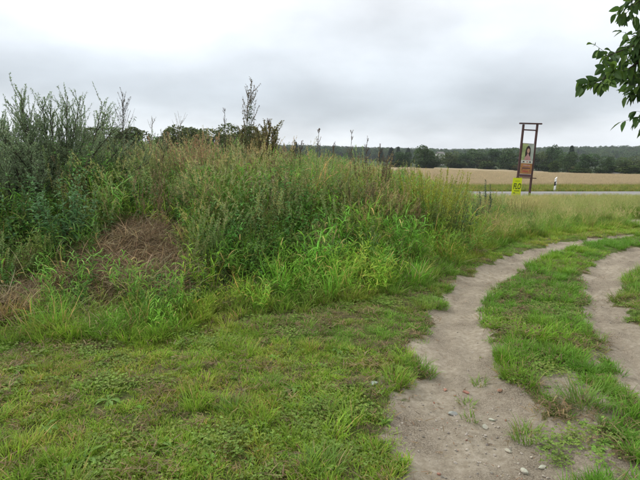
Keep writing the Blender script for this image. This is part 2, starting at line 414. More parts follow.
# ------------------------------------------------------------------ ground: polar sheet, cut into lawn, tracks, verge, road, field, hills
def hit(px, py, lift=0.0):           # where the ray of a photo pixel meets the ground
    d = ray(px, py)
    t = np.concatenate([np.arange(1.5, 60, .02), np.arange(60, 900, .5)])
    P = np.array([0, 0, CAMZ])[None] + d[None] * t[:, None]
    b = P[:, 2] < Z(P[:, 0], P[:, 1]) + lift
    i = int(np.argmax(b)) if b.any() else len(t) - 1
    return np.array([P[i, 0], P[i, 1], float(Z(P[i, 0], P[i, 1]))])
_tl = np.array([hit(*p)[:2] for p in ((385, 166.8), (403, 167), (450, 168), (477, 168.5), (526, 170.5), (567, 172.5), (606, 174.5), (660, 175.5), (690, 176))])
def build_ground():
    a_f = np.arange(-R(58), R(58), .0075)
    a_b = np.linspace(R(58), 2 * math.pi - R(58), 60)
    ang = np.concatenate([a_f, a_b[:-1]])
    rr = [0.25]
    while rr[-1] < 3200:
        r = rr[-1]
        rr.append(r + (max(.0075 * r, .012) if r < 17 else .018 * r if r < 60 else .035 * r))
    rr = np.array(rr)
    A, Rr = np.meshgrid(ang, rr)
    X = np.sin(A) * Rr; Y = np.cos(A) * Rr
    V = np.stack([X, Y, Z(X, Y)], -1).reshape(-1, 3)
    nr, na = A.shape
    i = (np.arange(nr - 1)[:, None] * na + np.arange(na)[None]); j = (np.arange(nr - 1)[:, None] * na + (np.arange(na) + 1)[None] % na)
    Q = np.stack([i, i + na, j + na, j], -1).reshape(-1, 4)
    va, vb, _, _ = dirt_fields(V[:, 0], V[:, 1]); vd = np.clip(.5 + np.maximum(va, vb) / .12, 0, 1)
    for c_, r_ in PATCH: vd = np.maximum(vd, 1 - sstep(.5, 1.2, np.hypot(V[:, 0] - c_[0], V[:, 1] - c_[1]) / r_ + (fbm(V[:, 0] * 9, V[:, 1] * 9, 8, 2) - .5) * .8))
    stv = (inspan(TL, V[:, 0], V[:, 1])[1] > 0) & (inspan(TR, V[:, 0], V[:, 1])[1] < 0) & (V[:, 1] < 6) & (V[:, 1] > 0)
    vd = np.where(stv, np.maximum(vd, .95 * (1 - np.clip(sstep(.43, .57, fbm(V[:, 0] * 2.9 + 1, V[:, 1] * 2.9, 66, 3)) + sstep(3.2, 5.0, V[:, 1]), 0, 1))), vd)
    c = V[Q].mean(1); x, y = c[:, 0], c[:, 1]
    a, b, _, _ = dirt_fields(x, y)
    r = np.hypot(x, y)
    cls = np.zeros(len(Q), int)                     # 0 lawn
    cls[(y > 13.5) | (bank_s(x, y) > 3)] = 3          # meadow ground
    cls[y > 31.5] = 4                                # field
    cls[(r > 430) | ((y > 60) & (y > np.interp(x / np.maximum(y, 1), _tl[:, 0] / _tl[:, 1], _tl[:, 1]) + 3))] = 5
    cls[a > 0] = 1; cls[(b > 0) & (a <= 0)] = 2
    cls[y < -6] = np.where(r[y < -6] > 430, 5, 3)
    names = {0: ('ground', M_lawn, 'patchy short lawn ground left of the sandy track'), 1: ('dirt_track', M_track, 'left sandy wheel track curving away beside the overgrown bank'),
             2: ('dirt_track', M_track, 'right sandy wheel track curving out of the right edge'), 3: ('meadow_ground', M_verge, 'rough meadow ground between the track and the road'),
             4: ('field', M_field, 'ripe tan grain field beyond the road'), 5: ('hill', M_hill, 'distant low wooded hill ground along the horizon')}
    for k, (nm, mt, lb) in names.items():
        q = Q[cls == k]
        u, inv = np.unique(q.ravel(), return_inverse=True)
        me = mesh_from(nm, V[u], inv.reshape(-1, 4), mats=[mt], smooth=True)
        if k < 3: me.attributes.new('dirt', 'FLOAT', 'POINT').data.foreach_set('value', vd[u].astype(np.float32))
        link(nm, me, label=lb, kind='structure')
build_ground()
def strip(name, mat, y0, y1, lift, label, x0=-60, x1=120, step=1.0, edge=0):
    xs = np.arange(x0, x1 + step, step)
    k = 7
    ys = np.linspace(0, 1, k)
    e0 = y0 + edge * (fbm(xs * .7, xs * 0, 51, 3) - .5); e1 = y1 + edge * (fbm(xs * .7, xs * 0 + 9, 53, 3) - .5)
    Yv = e0[:, None] * (1 - ys) + e1[:, None] * ys
    Xv = np.repeat(xs[:, None], k, 1)
    Zv = np.maximum(Z(Xv, Yv), -.26) + lift + .04 * (1 - (2 * ys - 1) ** 2)[None]
    V = np.stack([Xv, Yv, Zv], -1).reshape(-1, 3)
    i = np.arange(len(xs) - 1)[:, None] * k + np.arange(k - 1)[None]
    Q = np.stack([i, i + k, i + k + 1, i + 1], -1).reshape(-1, 4)
    link(name, mesh_from(name, V, Q, mats=[mat], smooth=True), label=label, kind='structure')
ROAD0, ROAD1 = 25.2, 29.3
strip('road', M_road, ROAD0, ROAD1, .035, 'narrow pale asphalt road crossing behind the meadow', edge=.25)

# ------------------------------------------------------------------ scatter (for masses nobody could count)
def scatter(name, protos, P, rot, sc, idx, tint, label, cat):
    me = bpy.data.meshes.new(name + '_points')
    n = len(P)
    me.vertices.add(n); me.vertices.foreach_set('co', np.ascontiguousarray(P, np.float32).ravel())
    for nm, tp, dt in (('rot', 'FLOAT_VECTOR', rot), ('scl', 'FLOAT_VECTOR', sc), ('tint', 'FLOAT_COLOR', tint), ('pick', 'INT', idx)):
        a = me.attributes.new(nm, tp, 'POINT')
        if tp == 'INT': a.data.foreach_set('value', np.asarray(dt, np.int32))
        elif tp == 'FLOAT_COLOR':
            c4 = np.ones((n, 4), np.float32); c4[:, :3] = dt; a.data.foreach_set('color', c4.ravel())
        else:
            v = np.asarray(dt, np.float32)
            if v.ndim == 1: v = np.repeat(v[:, None], 3, 1)
            a.data.foreach_set('vector', np.ascontiguousarray(v).ravel())
    o = link(name, me, label=label, cat=cat, kind='stuff')
    pc = bpy.data.collections.new(name + '_kinds')
    for i, pm in enumerate(protos):
        pc.objects.link(bpy.data.objects.new(f'{name}_kind_{i:02d}', pm))
    ng = bpy.data.node_groups.new(name + '_scatter', 'GeometryNodeTree')
    ng.interface.new_socket('Geometry', in_out='INPUT', socket_type='NodeSocketGeometry')
    ng.interface.new_socket('Geometry', in_out='OUTPUT', socket_type='NodeSocketGeometry')
    gi = ng.nodes.new('NodeGroupInput'); go = ng.nodes.new('NodeGroupOutput')
    ip = ng.nodes.new('GeometryNodeInstanceOnPoints'); ip.inputs['Pick Instance'].default_value = True
    ci = ng.nodes.new('GeometryNodeCollectionInfo'); ci.inputs['Collection'].default_value = pc
    ci.inputs['Separate Children'].default_value = True; ci.inputs['Reset Children'].default_value = True
    def na(nm, tp):
        q = ng.nodes.new('GeometryNodeInputNamedAttribute'); q.data_type = tp; q.inputs['Name'].default_value = nm
        return q.outputs['Attribute']
    er = ng.nodes.new('FunctionNodeEulerToRotation')
    k = ng.links.new
    k(na('rot', 'FLOAT_VECTOR'), er.inputs[0]); k(er.outputs[0], ip.inputs['Rotation'])
    k(na('scl', 'FLOAT_VECTOR'), ip.inputs['Scale']); k(na('pick', 'INT'), ip.inputs['Instance Index'])
    k(gi.outputs[0], ip.inputs['Points']); k(ci.outputs[0], ip.inputs['Instance']); k(ip.outputs[0], go.inputs[0])
    md = o.modifiers.new('scatter', 'NODES'); md.node_group = ng
    return o
def place(rng, n, xr, yr, keep, maxn=None):
    x = rng.uniform(*xr, n); y = rng.uniform(*yr, n)
    k = rng.uniform(0, 1, n) < keep(x, y)
    x, y = x[k], y[k]
    return x, y
def spin(rng, n, tilt=.12): return np.stack([rng.normal(0, tilt, n), rng.normal(0, tilt, n), rng.uniform(0, 6.283, n)], -1)
def infront(x, y, m=1.15): return (y > .3) & (np.abs(x) < (.66 * y + 1.6) * m)

# ------------------------------------------------------------------ prototype plants
def p_lawn(seed, n=46, L0=.05, L1=.10, dry=.12, r=.07, lean=1.0, W=.0045):
    rng = np.random.default_rng(seed); g = G()
    b = np.zeros((n, 3)); a = rng.uniform(0, 6.28, n); q = r * np.sqrt(rng.uniform(0, 1, n)); b[:, 0] = q * np.cos(a); b[:, 1] = q * np.sin(a); b[:, 2] = -.006
    c = np.where(rng.uniform(0, 1, (n, 1)) < dry, np.array([[.40, .33, .14]]), np.array([[.205, .365, .045]])) * rng.uniform(.75, 1.25, (n, 1))
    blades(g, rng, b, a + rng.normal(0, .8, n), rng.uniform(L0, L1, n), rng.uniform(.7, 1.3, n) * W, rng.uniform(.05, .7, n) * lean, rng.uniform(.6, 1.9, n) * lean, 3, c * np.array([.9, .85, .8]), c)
    return g.mesh('lawn_tuft', FI)
def p_tall(seed, n=46, L0=.35, L1=.85, r=.12, W=.011, col=(.142, .325, .04), dry=.10, droop=1.0):
    rng = np.random.default_rng(seed); g = G()
    b = np.zeros((n, 3)); a = rng.uniform(0, 6.28, n); q = r * np.sqrt(rng.uniform(0, 1, n)); b[:, 0] = q * np.cos(a); b[:, 1] = q * np.sin(a); b[:, 2] = -.02
    c = np.where(rng.uniform(0, 1, (n, 1)) < dry, np.array([[.36, .28, .13]]), np.array([col])) * rng.uniform(.7, 1.3, (n, 1))
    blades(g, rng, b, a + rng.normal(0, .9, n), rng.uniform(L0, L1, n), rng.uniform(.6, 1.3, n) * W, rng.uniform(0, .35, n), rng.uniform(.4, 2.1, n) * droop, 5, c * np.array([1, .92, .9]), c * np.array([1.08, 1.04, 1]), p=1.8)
    return g.mesh('tall_tuft', FI)
def p_leafy(seed, n=15, H=.75, per=8, LL=.24, W=.012, col=(.14, .30, .045), r=.15, lean=.45):
    rng = np.random.default_rng(seed); g = G()
    b = np.zeros((n, 3)); b[:, :2] = rng.normal(0, r * .6, (n, 2)); b[:, 2] = -.02
    P = pathset(rng, b, rng.uniform(0, 6.28, n), rng.uniform(.55, 1.1, n) * H, rng.uniform(0, lean, n), rng.uniform(.1, lean * 2.2, n), 6, .15)
    tubes(g, P, .0026, .001, jit(rng, np.array(col) * .9, n, .2))
    p, d, t, _ = along(rng, P, per, .1, 1.0); k = len(p)
    dry = (rng.uniform(0, 1, (k, 1)) < .1 * (1.5 - t[:, None])); c = np.where(dry, np.array([[.36, .29, .14]]), jit(rng, col, k, .3, .1))
    blades(g, rng, p, rng.uniform(0, 6.28, k), LL * rng.uniform(.5, 1.15, k) * (1.1 - .4 * t), W * rng.uniform(.7, 1.3, k), rng.uniform(.25, .9, k), rng.uniform(1.1, 2.4, k), 4, c, c * np.array([1.06, 1.02, 1]), p=1.2, tw=.8)
    return g.mesh('leafy_grass', FI)
def p_seed(seed, n=16, H=1.15, head=(.42, .36, .20), r=.14, nl=14, stem=(.26, .29, .09), hl=.2):
    rng = np.random.default_rng(seed); g = G()
    b = np.zeros((n, 3)); b[:, :2] = rng.normal(0, r * .6, (n, 2)); b[:, 2] = -.02
    P = pathset(rng, b, rng.uniform(0, 6.28, n), rng.uniform(.65, 1.1, n) * H, rng.uniform(0, .22, n), rng.uniform(.15, 1.05, n), 6, .1, 1.6)
    tubes(g, P, .0018, .0008, jit(rng, stem, n, .25))
    # panicle: short fine branches with spikelets
    m = 26
    p, d, t, _ = along(rng, P, m, 1 - hl, 1.0)
    k = len(p); l = .055 * (1.35 - (t - (1 - hl)) / hl) * rng.uniform(.5, 1.2, k)
    leaves2(g, rng, p, outward(rng, d, .55, .25), l, np.full(k, .0065), jit(rng, head, k, .3, .12), .25)
    # culm leaves
    p, d, t, _ = along(rng, P, 3, .1, .6); k = len(p)
    az = rng.uniform(0, 6.28, k)
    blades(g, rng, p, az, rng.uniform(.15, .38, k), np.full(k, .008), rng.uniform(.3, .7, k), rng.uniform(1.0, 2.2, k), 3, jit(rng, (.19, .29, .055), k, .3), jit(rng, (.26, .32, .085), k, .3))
    # basal leaves
    bb = np.zeros((nl, 3)); bb[:, :2] = rng.normal(0, r * .6, (nl, 2))
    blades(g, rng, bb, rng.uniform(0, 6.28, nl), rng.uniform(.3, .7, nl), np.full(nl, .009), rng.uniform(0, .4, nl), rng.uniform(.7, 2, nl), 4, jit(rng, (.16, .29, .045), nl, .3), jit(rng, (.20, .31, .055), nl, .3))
    return g.mesh('seed_grass', FI)
def p_herb(seed, stems=9, H=.95, leafL=.09, leafW=.045, per=26, col=(.062, .115, .028), r=.16, ang=1.1, droop=.5, top=None, stemc=(.13, .12, .05), lean=.28, sx=1.0):
    rng = np.random.default_rng(seed); g = G(); n = stems
    b = np.zeros((n, 3)); b[:, :2] = rng.normal(0, r * .6, (n, 2)); b[:, 2] = -.02
    P = pathset(rng, b, rng.uniform(0, 6.28, n), rng.uniform(.65, 1.08, n) * H, rng.uniform(0, lean, n), rng.uniform(.05, lean * 1.6, n), 6, .1)
    tubes(g, P, .004, .0015, jit(rng, stemc, n, .2))
    p, d, t, _ = along(rng, P, per, .12, 1.0); k = len(p)
    s = (1.15 - .75 * t) * rng.uniform(.7, 1.2, k)
    leaves(g, rng, p, outward(rng, d, ang, .25), leafL * s, leafW * s, jit(rng, col, k, .3, .1), droop)
    if top is not None:
        p, d, t, _ = along(rng, P, 60, .68, 1.0); k = len(p)
        leaves2(g, rng, p, outward(rng, d, .8, .3), rng.uniform(.02, .055, k), rng.uniform(.006, .012, k), jit(rng, top, k, .3, .1), .1)
    return g.mesh('herb', FI)
def p_dead(seed, n=7, H=1.0, c=(.24, .17, .10)):
    rng = np.random.default_rng(seed); g = G()
    b = np.zeros((n, 3)); b[:, :2] = rng.normal(0, .1, (n, 2))
    P = pathset(rng, b, rng.uniform(0, 6.28, n), rng.uniform(.6, 1.1, n) * H, rng.uniform(0, .25, n), rng.uniform(0, .6, n), 6, .1)
    tubes(g, P, .003, .0013, jit(rng, c, n, .2))
    p, d, t, _ = along(rng, P, 7, .45, .95); k = len(p)
    dd = outward(rng, d, .55, .15)
    Q = p[:, None] + dd[:, None] * (np.linspace(0, 1, 3)[None, :, None] * rng.uniform(.08, .2, k)[:, None, None]); Q[:, 2, 2] += .02
    tubes(g, Q, .0016, .001, jit(rng, c, k, .2))
    p, d, t, _ = along(rng, Q, 12, .3, 1.0); k = len(p)
    leaves2(g, rng, p, outward(rng, d, .9, .4), rng.uniform(.010, .028, k), rng.uniform(.006, .014, k), jit(rng, np.array(c) * 1.25, k, .35, .12), .3)
    return g.mesh('dead_stalk', FI)
def p_litter(seed, n=60, r=.22, c=(.33, .22, .11), L0=.1, L1=.38):
    rng = np.random.default_rng(seed); g = G()
    b = np.zeros((n, 3)); b[:, :2] = rng.normal(0, r * .6, (n, 2)); b[:, 2] = rng.uniform(0, .05, n)
    cc = jit(rng, c, n, .4, .1)
    blades(g, rng, b, rng.uniform(0, 6.28, n), rng.uniform(L0, L1, n), rng.uniform(.003, .008, n), rng.uniform(.7, 1.5, n), rng.uniform(1.4, 1.9, n), 3, cc, cc)
    return g.mesh('litter', FI)
def p_rosette(seed, n=11, L=.11, W=.028, c=(.11, .18, .04), up=.5):
    rng = np.random.default_rng(seed); g = G()
    a = np.arange(n) * 2.4 + rng.normal(0, .2, n); el = rng.uniform(.15, up + .25, n)
    d = np.stack([np.cos(a) * np.cos(el), np.sin(a) * np.cos(el), np.sin(el)], -1)
    leaves(g, rng, np.repeat([[0, 0, .004]], n, 0), d, rng.uniform(.6, 1.1, n) * L, rng.uniform(.8, 1.2, n) * W, jit(rng, c, n, .2, .08), .45, prof=np.array([(0, .12), (.3, .45), (.65, 1), (.88, .7), (1, .02)]))
    return g.mesh('rosette', FI)
def p_clover(seed, n=45, r=.08, c=(.20, .30, .055)):
    rng = np.random.default_rng(seed); g = G()
    b = np.zeros((n, 3)); b[:, :2] = rng.normal(0, r * .7, (n, 2)); b[:, 2] = rng.uniform(.012, .045, n)
    cc = jit(rng, c, n, .25, .08); a0 = rng.uniform(0, 6.28, n)
    for k in range(3):
        a = a0 + k * 2.094; d = np.stack([np.cos(a), np.sin(a), rng.uniform(0, .35, n)], -1)
        leaves2(g, rng, b, d, rng.uniform(.010, .017, n), rng.uniform(.010, .015, n), cc, .1)
    return g.mesh('clover', FI)

# ------------------------------------------------------------------ lawn, strip and verge grass
rng = np.random.default_rng(101)
def grassmask(x, y):
    a, b, la, lb = dirt_fields(x, y)
    d = np.maximum(a, b)
    k = 1 - sstep(-.05, .04, d)
    for c, r in PATCH: k = k * sstep(.25, .8, np.hypot(x - c[0], y - c[1]) / r + (fbm(x * 9, y * 9, 8, 2) - .5) * .8)
    return k
def lawn_density(x, y):
    s = bank_s(x, y)
    thin = .5 + .5 * sstep(.38, .55, fbm(x * 2.4, y * 2.4, 61, 4))
    st = (inspan(TL, x, y)[1] > 0) & (inspan(TR, x, y)[1] < 0)
    thin = np.where(st, thin * np.clip(sstep(.43, .57, fbm(x * 2.9 + 1, y * 2.9, 66, 3)) + sstep(3.2, 5.0, y), .04, 1), thin)
    return grassmask(x, y) * thin * (s < .5) * infront(x, y) * np.minimum(1, 9 / (y * y + 3) + .25)
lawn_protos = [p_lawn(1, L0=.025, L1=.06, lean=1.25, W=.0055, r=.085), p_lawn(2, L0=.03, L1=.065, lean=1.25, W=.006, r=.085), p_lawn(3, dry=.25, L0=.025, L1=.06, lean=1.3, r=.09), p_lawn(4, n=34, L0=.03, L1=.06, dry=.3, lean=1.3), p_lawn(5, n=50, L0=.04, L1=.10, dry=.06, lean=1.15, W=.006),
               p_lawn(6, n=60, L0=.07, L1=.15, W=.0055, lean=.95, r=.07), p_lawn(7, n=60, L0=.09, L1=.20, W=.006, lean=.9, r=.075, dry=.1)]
x, y = place(rng, 130000, (-9, 9), (.6, 13), lawn_density)
n = len(x)
strip_m = np.clip((inspan(TL, x, y)[1] > 0) * (inspan(TR, x, y)[1] < 0), 0, 1) * (y < 14)        # centre strip between the tracks
lush = sstep(.5, .62, fbm(x * 1.7, y * 1.7, 71, 3))
nearb = sstep(-.3, 0, bank_s(x, y))                   # growth gets longer towards the bank
edge = sstep(-.35, -.05, np.maximum(*dirt_fields(x, y)[:2])) * (bank_s(x, y) < -.2) * (x > 0)
pl = np.clip(.12 * lush + .75 * nearb + .62 * strip_m * sstep(.3, .6, fbm(x * 2, y * 2, 79, 3)) + .35 * edge * lush, 0, .95)
idx = np.where(rng.uniform(0, 1, n) < pl, rng.integers(4, 7, n), rng.integers(0, 5, n))
yel = sstep(.45, .65, fbm(x * 1.1 + 5, y * 1.1, 73, 3)); dryf = sstep(.5, .68, fbm(x * 2.7, y * 2.7, 75, 3)) * (1 - .7 * strip_m)
tint = np.stack([.86 + .34 * yel + .22 * dryf, .95 + .15 * yel - .06 * dryf, .9 + .0 * yel + .2 * dryf], -1) * rng.uniform(.8, 1.3, (n, 1))
tint = tint * np.where(strip_m[:, None] > 0, np.array([[.80, .95, .75]]), 1)
scale = rng.uniform(.7, 1.25, n) * (.75 + .4 * nearb)
scatter('lawn_grass', lawn_protos, np.stack([x, y, Z(x, y)], -1), spin(rng, n), scale, idx, tint,
        'short patchy grass of the lawn and the strip between the wheel tracks', 'grass')

# dry thatch and moss low in the lawn
rng = np.random.default_rng(102)
x, y = place(rng, 7000, (-5, 6), (.6, 8), lambda x, y: grassmask(x, y) * infront(x, y) * (bank_s(x, y) < .2) * (.25 + .75 * sstep(.45, .6, fbm(x * 2.2 + 3, y * 2.2, 85, 3))))
n = len(x)
scatter('dry_thatch', [p_litter(i, 34, .1, (.30, .22, .11), .03, .11) for i in (11, 12, 13)], np.stack([x, y, Z(x, y) - .004], -1), spin(rng, n, .05), rng.uniform(.6, 1.1, n),
        rng.integers(0, 3, n), rng.uniform(.5, 1.1, (n, 1)) * np.ones((n, 3)), 'thin dry straw thatch lying between the lawn grass', 'thatch')
# low broad-leaved lawn weeds
rng = np.random.default_rng(103)
x, y = place(rng, 16000, (-5, 5), (.6, 6.5), lambda x, y: grassmask(x, y) * infront(x, y) * (bank_s(x, y) < 0) * (.10 + .9 * sstep(.50, .66, fbm(x * 1.9 + 8, y * 1.9, 91, 3))) * .42)
n = len(x)
scatter('lawn_weeds', [p_clover(1), p_clover(2), p_clover(3, c=(.24, .31, .06)), p_rosette(1, 8, .055, .022, (.19, .32, .055)), p_rosette(2, 7, .085, .024, (.20, .33, .055)), p_rosette(3, 9, .08, .015, (.19, .33, .06), .9)],
        np.stack([x, y, Z(x, y)], -1), spin(rng, n, .1), rng.uniform(.6, 1.2, n), rng.choice(6, n, p=[.17, .17, .16, .16, .17, .17]), rng.uniform(.75, 1.15, (n, 1)) * np.ones((n, 3)),
        'low clover and plantain leaves mixed into the lawn', 'weeds')

# ------------------------------------------------------------------ growth on the bank
def region(x, y, px, py, rx, ry, k=.75):
    """soft blob around the spot on the bank that photo pixel (px, py) shows"""
    c = onbank(px, py, k)
    return np.exp(-(((x - c[0]) / rx) ** 2 + ((y - c[1]) / ry) ** 2))
rng = np.random.default_rng(201)
def brownspot(x, y):
    return np.clip(region(x, y, 150, 236, .5, .62, .4) + region(x, y, 112, 254, .46, .42, .4) + .8 * region(x, y, 128, 266, .45, .35, .35) + .6 * region(x, y, 130, 200, .35, .5, .5) + .8 * region(x, y, 10, 305, .25, .3, .4) + .5 * region(x, y, 25, 245, .4, .4, .4), 0, 1)
def bank_in(x, y): return infront(x, y, 1.25) & (bank_s(x, y) > -.05)
# lush grass along the foot of the bank
x, y = place(rng, 18000, (-7.5, 12), (3.9, 22), lambda x, y: bank_in(x, y) * (1 - sstep(1.3, 2.8, bank_s(x, y)) * .45) * (1 - .985 * np.clip(1.35 * brownspot(x, y), 0, 1)) * np.interp(x, [3.4, 5.5], [1, .4]) * .55 * (1 - .75 * sstep(4, 7, bank_s(x, y))))
n = len(x); s = bank_s(x, y)
lowf = np.interp(s, [0, .2, .55, 1.4, 3], [.58, .76, .88, .95, 1.05]) * np.interp(x, [-3, -1.2, .2, 2.2, 3.5, 5, 6], [.80, .9, 1.0, .9, .8, .6, .5])
lump = .70 + .55 * fbm(x * 1.2, y * 1.2, 121, 2)
fresh = .8 * sstep(-2.6, -.6, x) * (1 - sstep(1.4, 2.4, x)) * (1 - sstep(.9, 2.0, s))
v = fbm(x * .9, y * .9, 95, 3)
tint = np.stack([1.0 + .42 * sstep(.5, .7, v) + .02 * fresh, 1.04 + .2 * fresh + .1 * sstep(.5, .7, v), .95 - .1 * fresh], -1) * rng.uniform(.85, 1.7, (n, 1)) * np.array([[1.08, 1.0, .95]])
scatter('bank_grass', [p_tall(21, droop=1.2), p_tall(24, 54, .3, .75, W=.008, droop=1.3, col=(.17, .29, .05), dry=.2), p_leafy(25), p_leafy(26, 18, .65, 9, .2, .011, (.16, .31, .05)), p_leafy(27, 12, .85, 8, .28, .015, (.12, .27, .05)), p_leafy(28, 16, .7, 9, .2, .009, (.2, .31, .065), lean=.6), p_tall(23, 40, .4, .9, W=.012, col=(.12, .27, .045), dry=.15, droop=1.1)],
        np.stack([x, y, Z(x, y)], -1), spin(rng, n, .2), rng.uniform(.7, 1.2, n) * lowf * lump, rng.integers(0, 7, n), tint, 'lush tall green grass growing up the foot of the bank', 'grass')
# seeding tan grass
rng = np.random.default_rng(202)
def seedden(x, y):
    s = bank_s(x, y)
    tan = region(x, y, 195, 150, 1.15, 1.3) + .5 * region(x, y, 160, 170, .8, .8) + .5 * region(x, y, 250, 200, .5, .7) + .45 * region(x, y, 400, 215, 1.3, 1.4) + .12 * region(x, y, 330, 170, 1.5, 1.5) + .07
    return bank_in(x, y) * sstep(.4, 1.6, s) * np.clip(tan, 0, 1) * (1 - .9 * brownspot(x, y)) * .25 * (1 - .6 * sstep(5, 9, s)) * np.interp(x, [-3.6, -2.6, 3.6, 5.2], [.4, 1, 1, .5])
x, y = place(rng, 9000, (-7, 8), (4.3, 18), seedden)
n = len(x)
ht = np.interp(x, [-3, -1, .5, 2, 3.2, 4.5], [.92, 1.0, .93, .82, .66, .5])
tint = np.stack([rng.uniform(.95, 1.4, n), rng.uniform(1.05, 1.45, n), rng.uniform(.85, 1.15, n)], -1)
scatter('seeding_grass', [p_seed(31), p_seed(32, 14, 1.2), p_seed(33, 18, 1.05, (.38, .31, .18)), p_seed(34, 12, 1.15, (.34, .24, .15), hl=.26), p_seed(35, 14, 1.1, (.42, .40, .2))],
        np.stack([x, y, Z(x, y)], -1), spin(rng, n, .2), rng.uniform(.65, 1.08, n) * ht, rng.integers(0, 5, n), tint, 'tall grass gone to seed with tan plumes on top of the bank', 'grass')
# nettles, mugwort and other leafy herbs filling the bank
rng = np.random.default_rng(203)
def herbden(x, y):
    s = bank_s(x, y)
    return bank_in(x, y) * sstep(.15, 1.1, s) * (.22 + .78 * sstep(.40, .56, fbm(x * .9 + 4, y * .9, 97, 3))) * (1 - .99 * np.clip(1.35 * brownspot(x, y), 0, 1)) * .72 * (1 - .5 * sstep(6, 9, s)) * np.interp(x, [4.3, 5.6], [1, .12])
x, y = place(rng, 9000, (-7, 7), (4.3, 18), herbden)
n = len(x); s = bank_s(x, y)
ht = np.interp(x, [-3, -1, .5, 2, 3.2, 4.5, 6], [.85, .95, .95, .9, .85, .75, .5]) * np.interp(s, [.4, 1.4], [.6, 1])
olive = sstep(-.2, 1.4, x) * .8
tint = np.stack([(1.08 + .45 * olive) * rng.uniform(.8, 1.25, n), 1.18 + .15 * olive, 1.0 + .1 * olive], -1) * rng.uniform(.95, 1.6, (n, 1))
lump = .68 + .6 * fbm(x * 1.1 + 7, y * 1.1, 123, 2)
scatter('leafy_herbs', [p_herb(41, col=(.09, .195, .04)), p_herb(42, 7, 1.0, .12, .055, col=(.085, .185, .042)), p_herb(43, 12, .85, .08, .024, 40, (.12, .205, .065), ang=.9, top=(.20, .25, .10)), p_herb(44, 11, 1.05, .07, .02, 46, (.13, .205, .06), ang=.8, top=(.24, .24, .11)),
                        p_herb(45, 8, .9, .11, .034, 30, (.105, .235, .042)), p_herb(46, 5, .75, .22, .085, 12, (.115, .215, .05), ang=1.0, droop=.6), p_herb(47, 14, .8, .05, .02, 60, (.15, .25, .055), ang=1.0, lean=.5), p_herb(48, 7, 1.05, .13, .03, 26, (.10, .18, .07), ang=.9, top=(.24, .27, .12), lean=.4)],
        np.stack([x, y, Z(x, y)], -1), spin(rng, n, .18), rng.uniform(.7, 1.1, n) * ht * lump, rng.integers(0, 8, n), tint, 'mixed nettles and mugwort filling the overgrown bank', 'herbs')
# brown dead stalks
rng = np.random.default_rng(204)
x, y = place(rng, 2600, (-6, 6), (4.6, 16), lambda x, y: bank_in(x, y) * sstep(.9, 2, bank_s(x, y)) * (.02 + .22 * region(x, y, 200, 160, 1.2, 1.2) + .10 * region(x, y, 410, 215, 1.1, 1.2) + .08 * region(x, y, 380, 190, .9, .9)))
n = len(x)
scatter('dead_stalks', [p_dead(51), p_dead(52, 5, 1.1), p_dead(53, 8, .9, (.20, .125, .08)), p_dead(54, 6, 1.05, (.28, .21, .12))], np.stack([x, y, Z(x, y)], -1), spin(rng, n, .12),
        rng.uniform(.75, 1.1, n) * np.interp(x, [-1, .5, 2, 3.2, 4.5], [1, .97, .86, .7, .5]), rng.integers(0, 4, n), rng.uniform(.8, 1.2, (n, 1)) * np.ones((n, 3)), 'brown dried dock stalks standing among the bank herbs', 'stalks')
# brown flattened litter
rng = np.random.default_rng(205)
x, y = place(rng, 60000, (-6, 4), (4.3, 11), lambda x, y: bank_in(x, y) * np.clip(brownspot(x, y) * 1.0 + .02, 0, 1) * .42)
n = len(x)
scatter('flattened_litter', [p_litter(i, 50, .2, c) for i, c in ((61, (.42, .315, .18)), (62, (.27, .19, .11)), (63, (.54, .44, .27)))], np.stack([x, y, Z(x, y) + rng.uniform(0, .16, n) * brownspot(x, y)], -1), spin(rng, n, .3),
        rng.uniform(.6, 1.1, n), rng.integers(0, 3, n), rng.uniform(.6, 1.15, (n, 1)) * np.ones((n, 3)), 'flattened brown dead grass lying in patches on the bank', 'litter')

# meadow between the bank and the road: pale seeding grass, lower towards the road
rng = np.random.default_rng(206)
def meadow_den(x, y):
    a, b, _, _ = dirt_fields(x, y)
    k = 1 - sstep(-.1, .05, np.maximum(a, b))
    return infront(x, y, 1.1) * k * (bank_s(x, y) > 0) * sstep(2.2, 3.6, x) * (.35 + .65 * sstep(.4, .6, fbm(x * .5, y * .5, 99, 2))) * .8
x, y = place(rng, 26000, (2, 18), (8, 25.1), meadow_den)
n = len(x)
hh = np.interp(y, [9, 11, 15, 20, 23.5, 25.1], [.36, .46, .50, .37, .27, .20])
gz = fbm(x * .45, y * .45, 105, 3); gk = sstep(.42, .6, gz)
tint = np.stack([1.5 - .35 * gk, 1.5 - .12 * gk, 1.35 - .35 * gk], -1) * rng.uniform(.8, 1.2, (n, 1))
scatter('meadow_grass', [p_seed(71, 22, 1.0, (.42, .36, .19), stem=(.34, .31, .13), nl=22), p_seed(72, 18, 1.1, (.38, .31, .16), stem=(.33, .29, .12), nl=20), p_seed(73, 16, .95, (.44, .38, .22), stem=(.30, .29, .11), nl=26), p_tall(74, 50, .5, 1.0, .16, .012, (.17, .22, .055), .2), p_tall(75, 50, .45, .9, .16, .012, (.14, .22, .045), .1)],
        np.stack([x, y, Z(x, y)], -1), spin(rng, n, .12), rng.uniform(.75, 1.2, n) * hh, rng.integers(0, 5, n), tint, 'pale meadow grass with seed heads between the track and the road', 'grass')
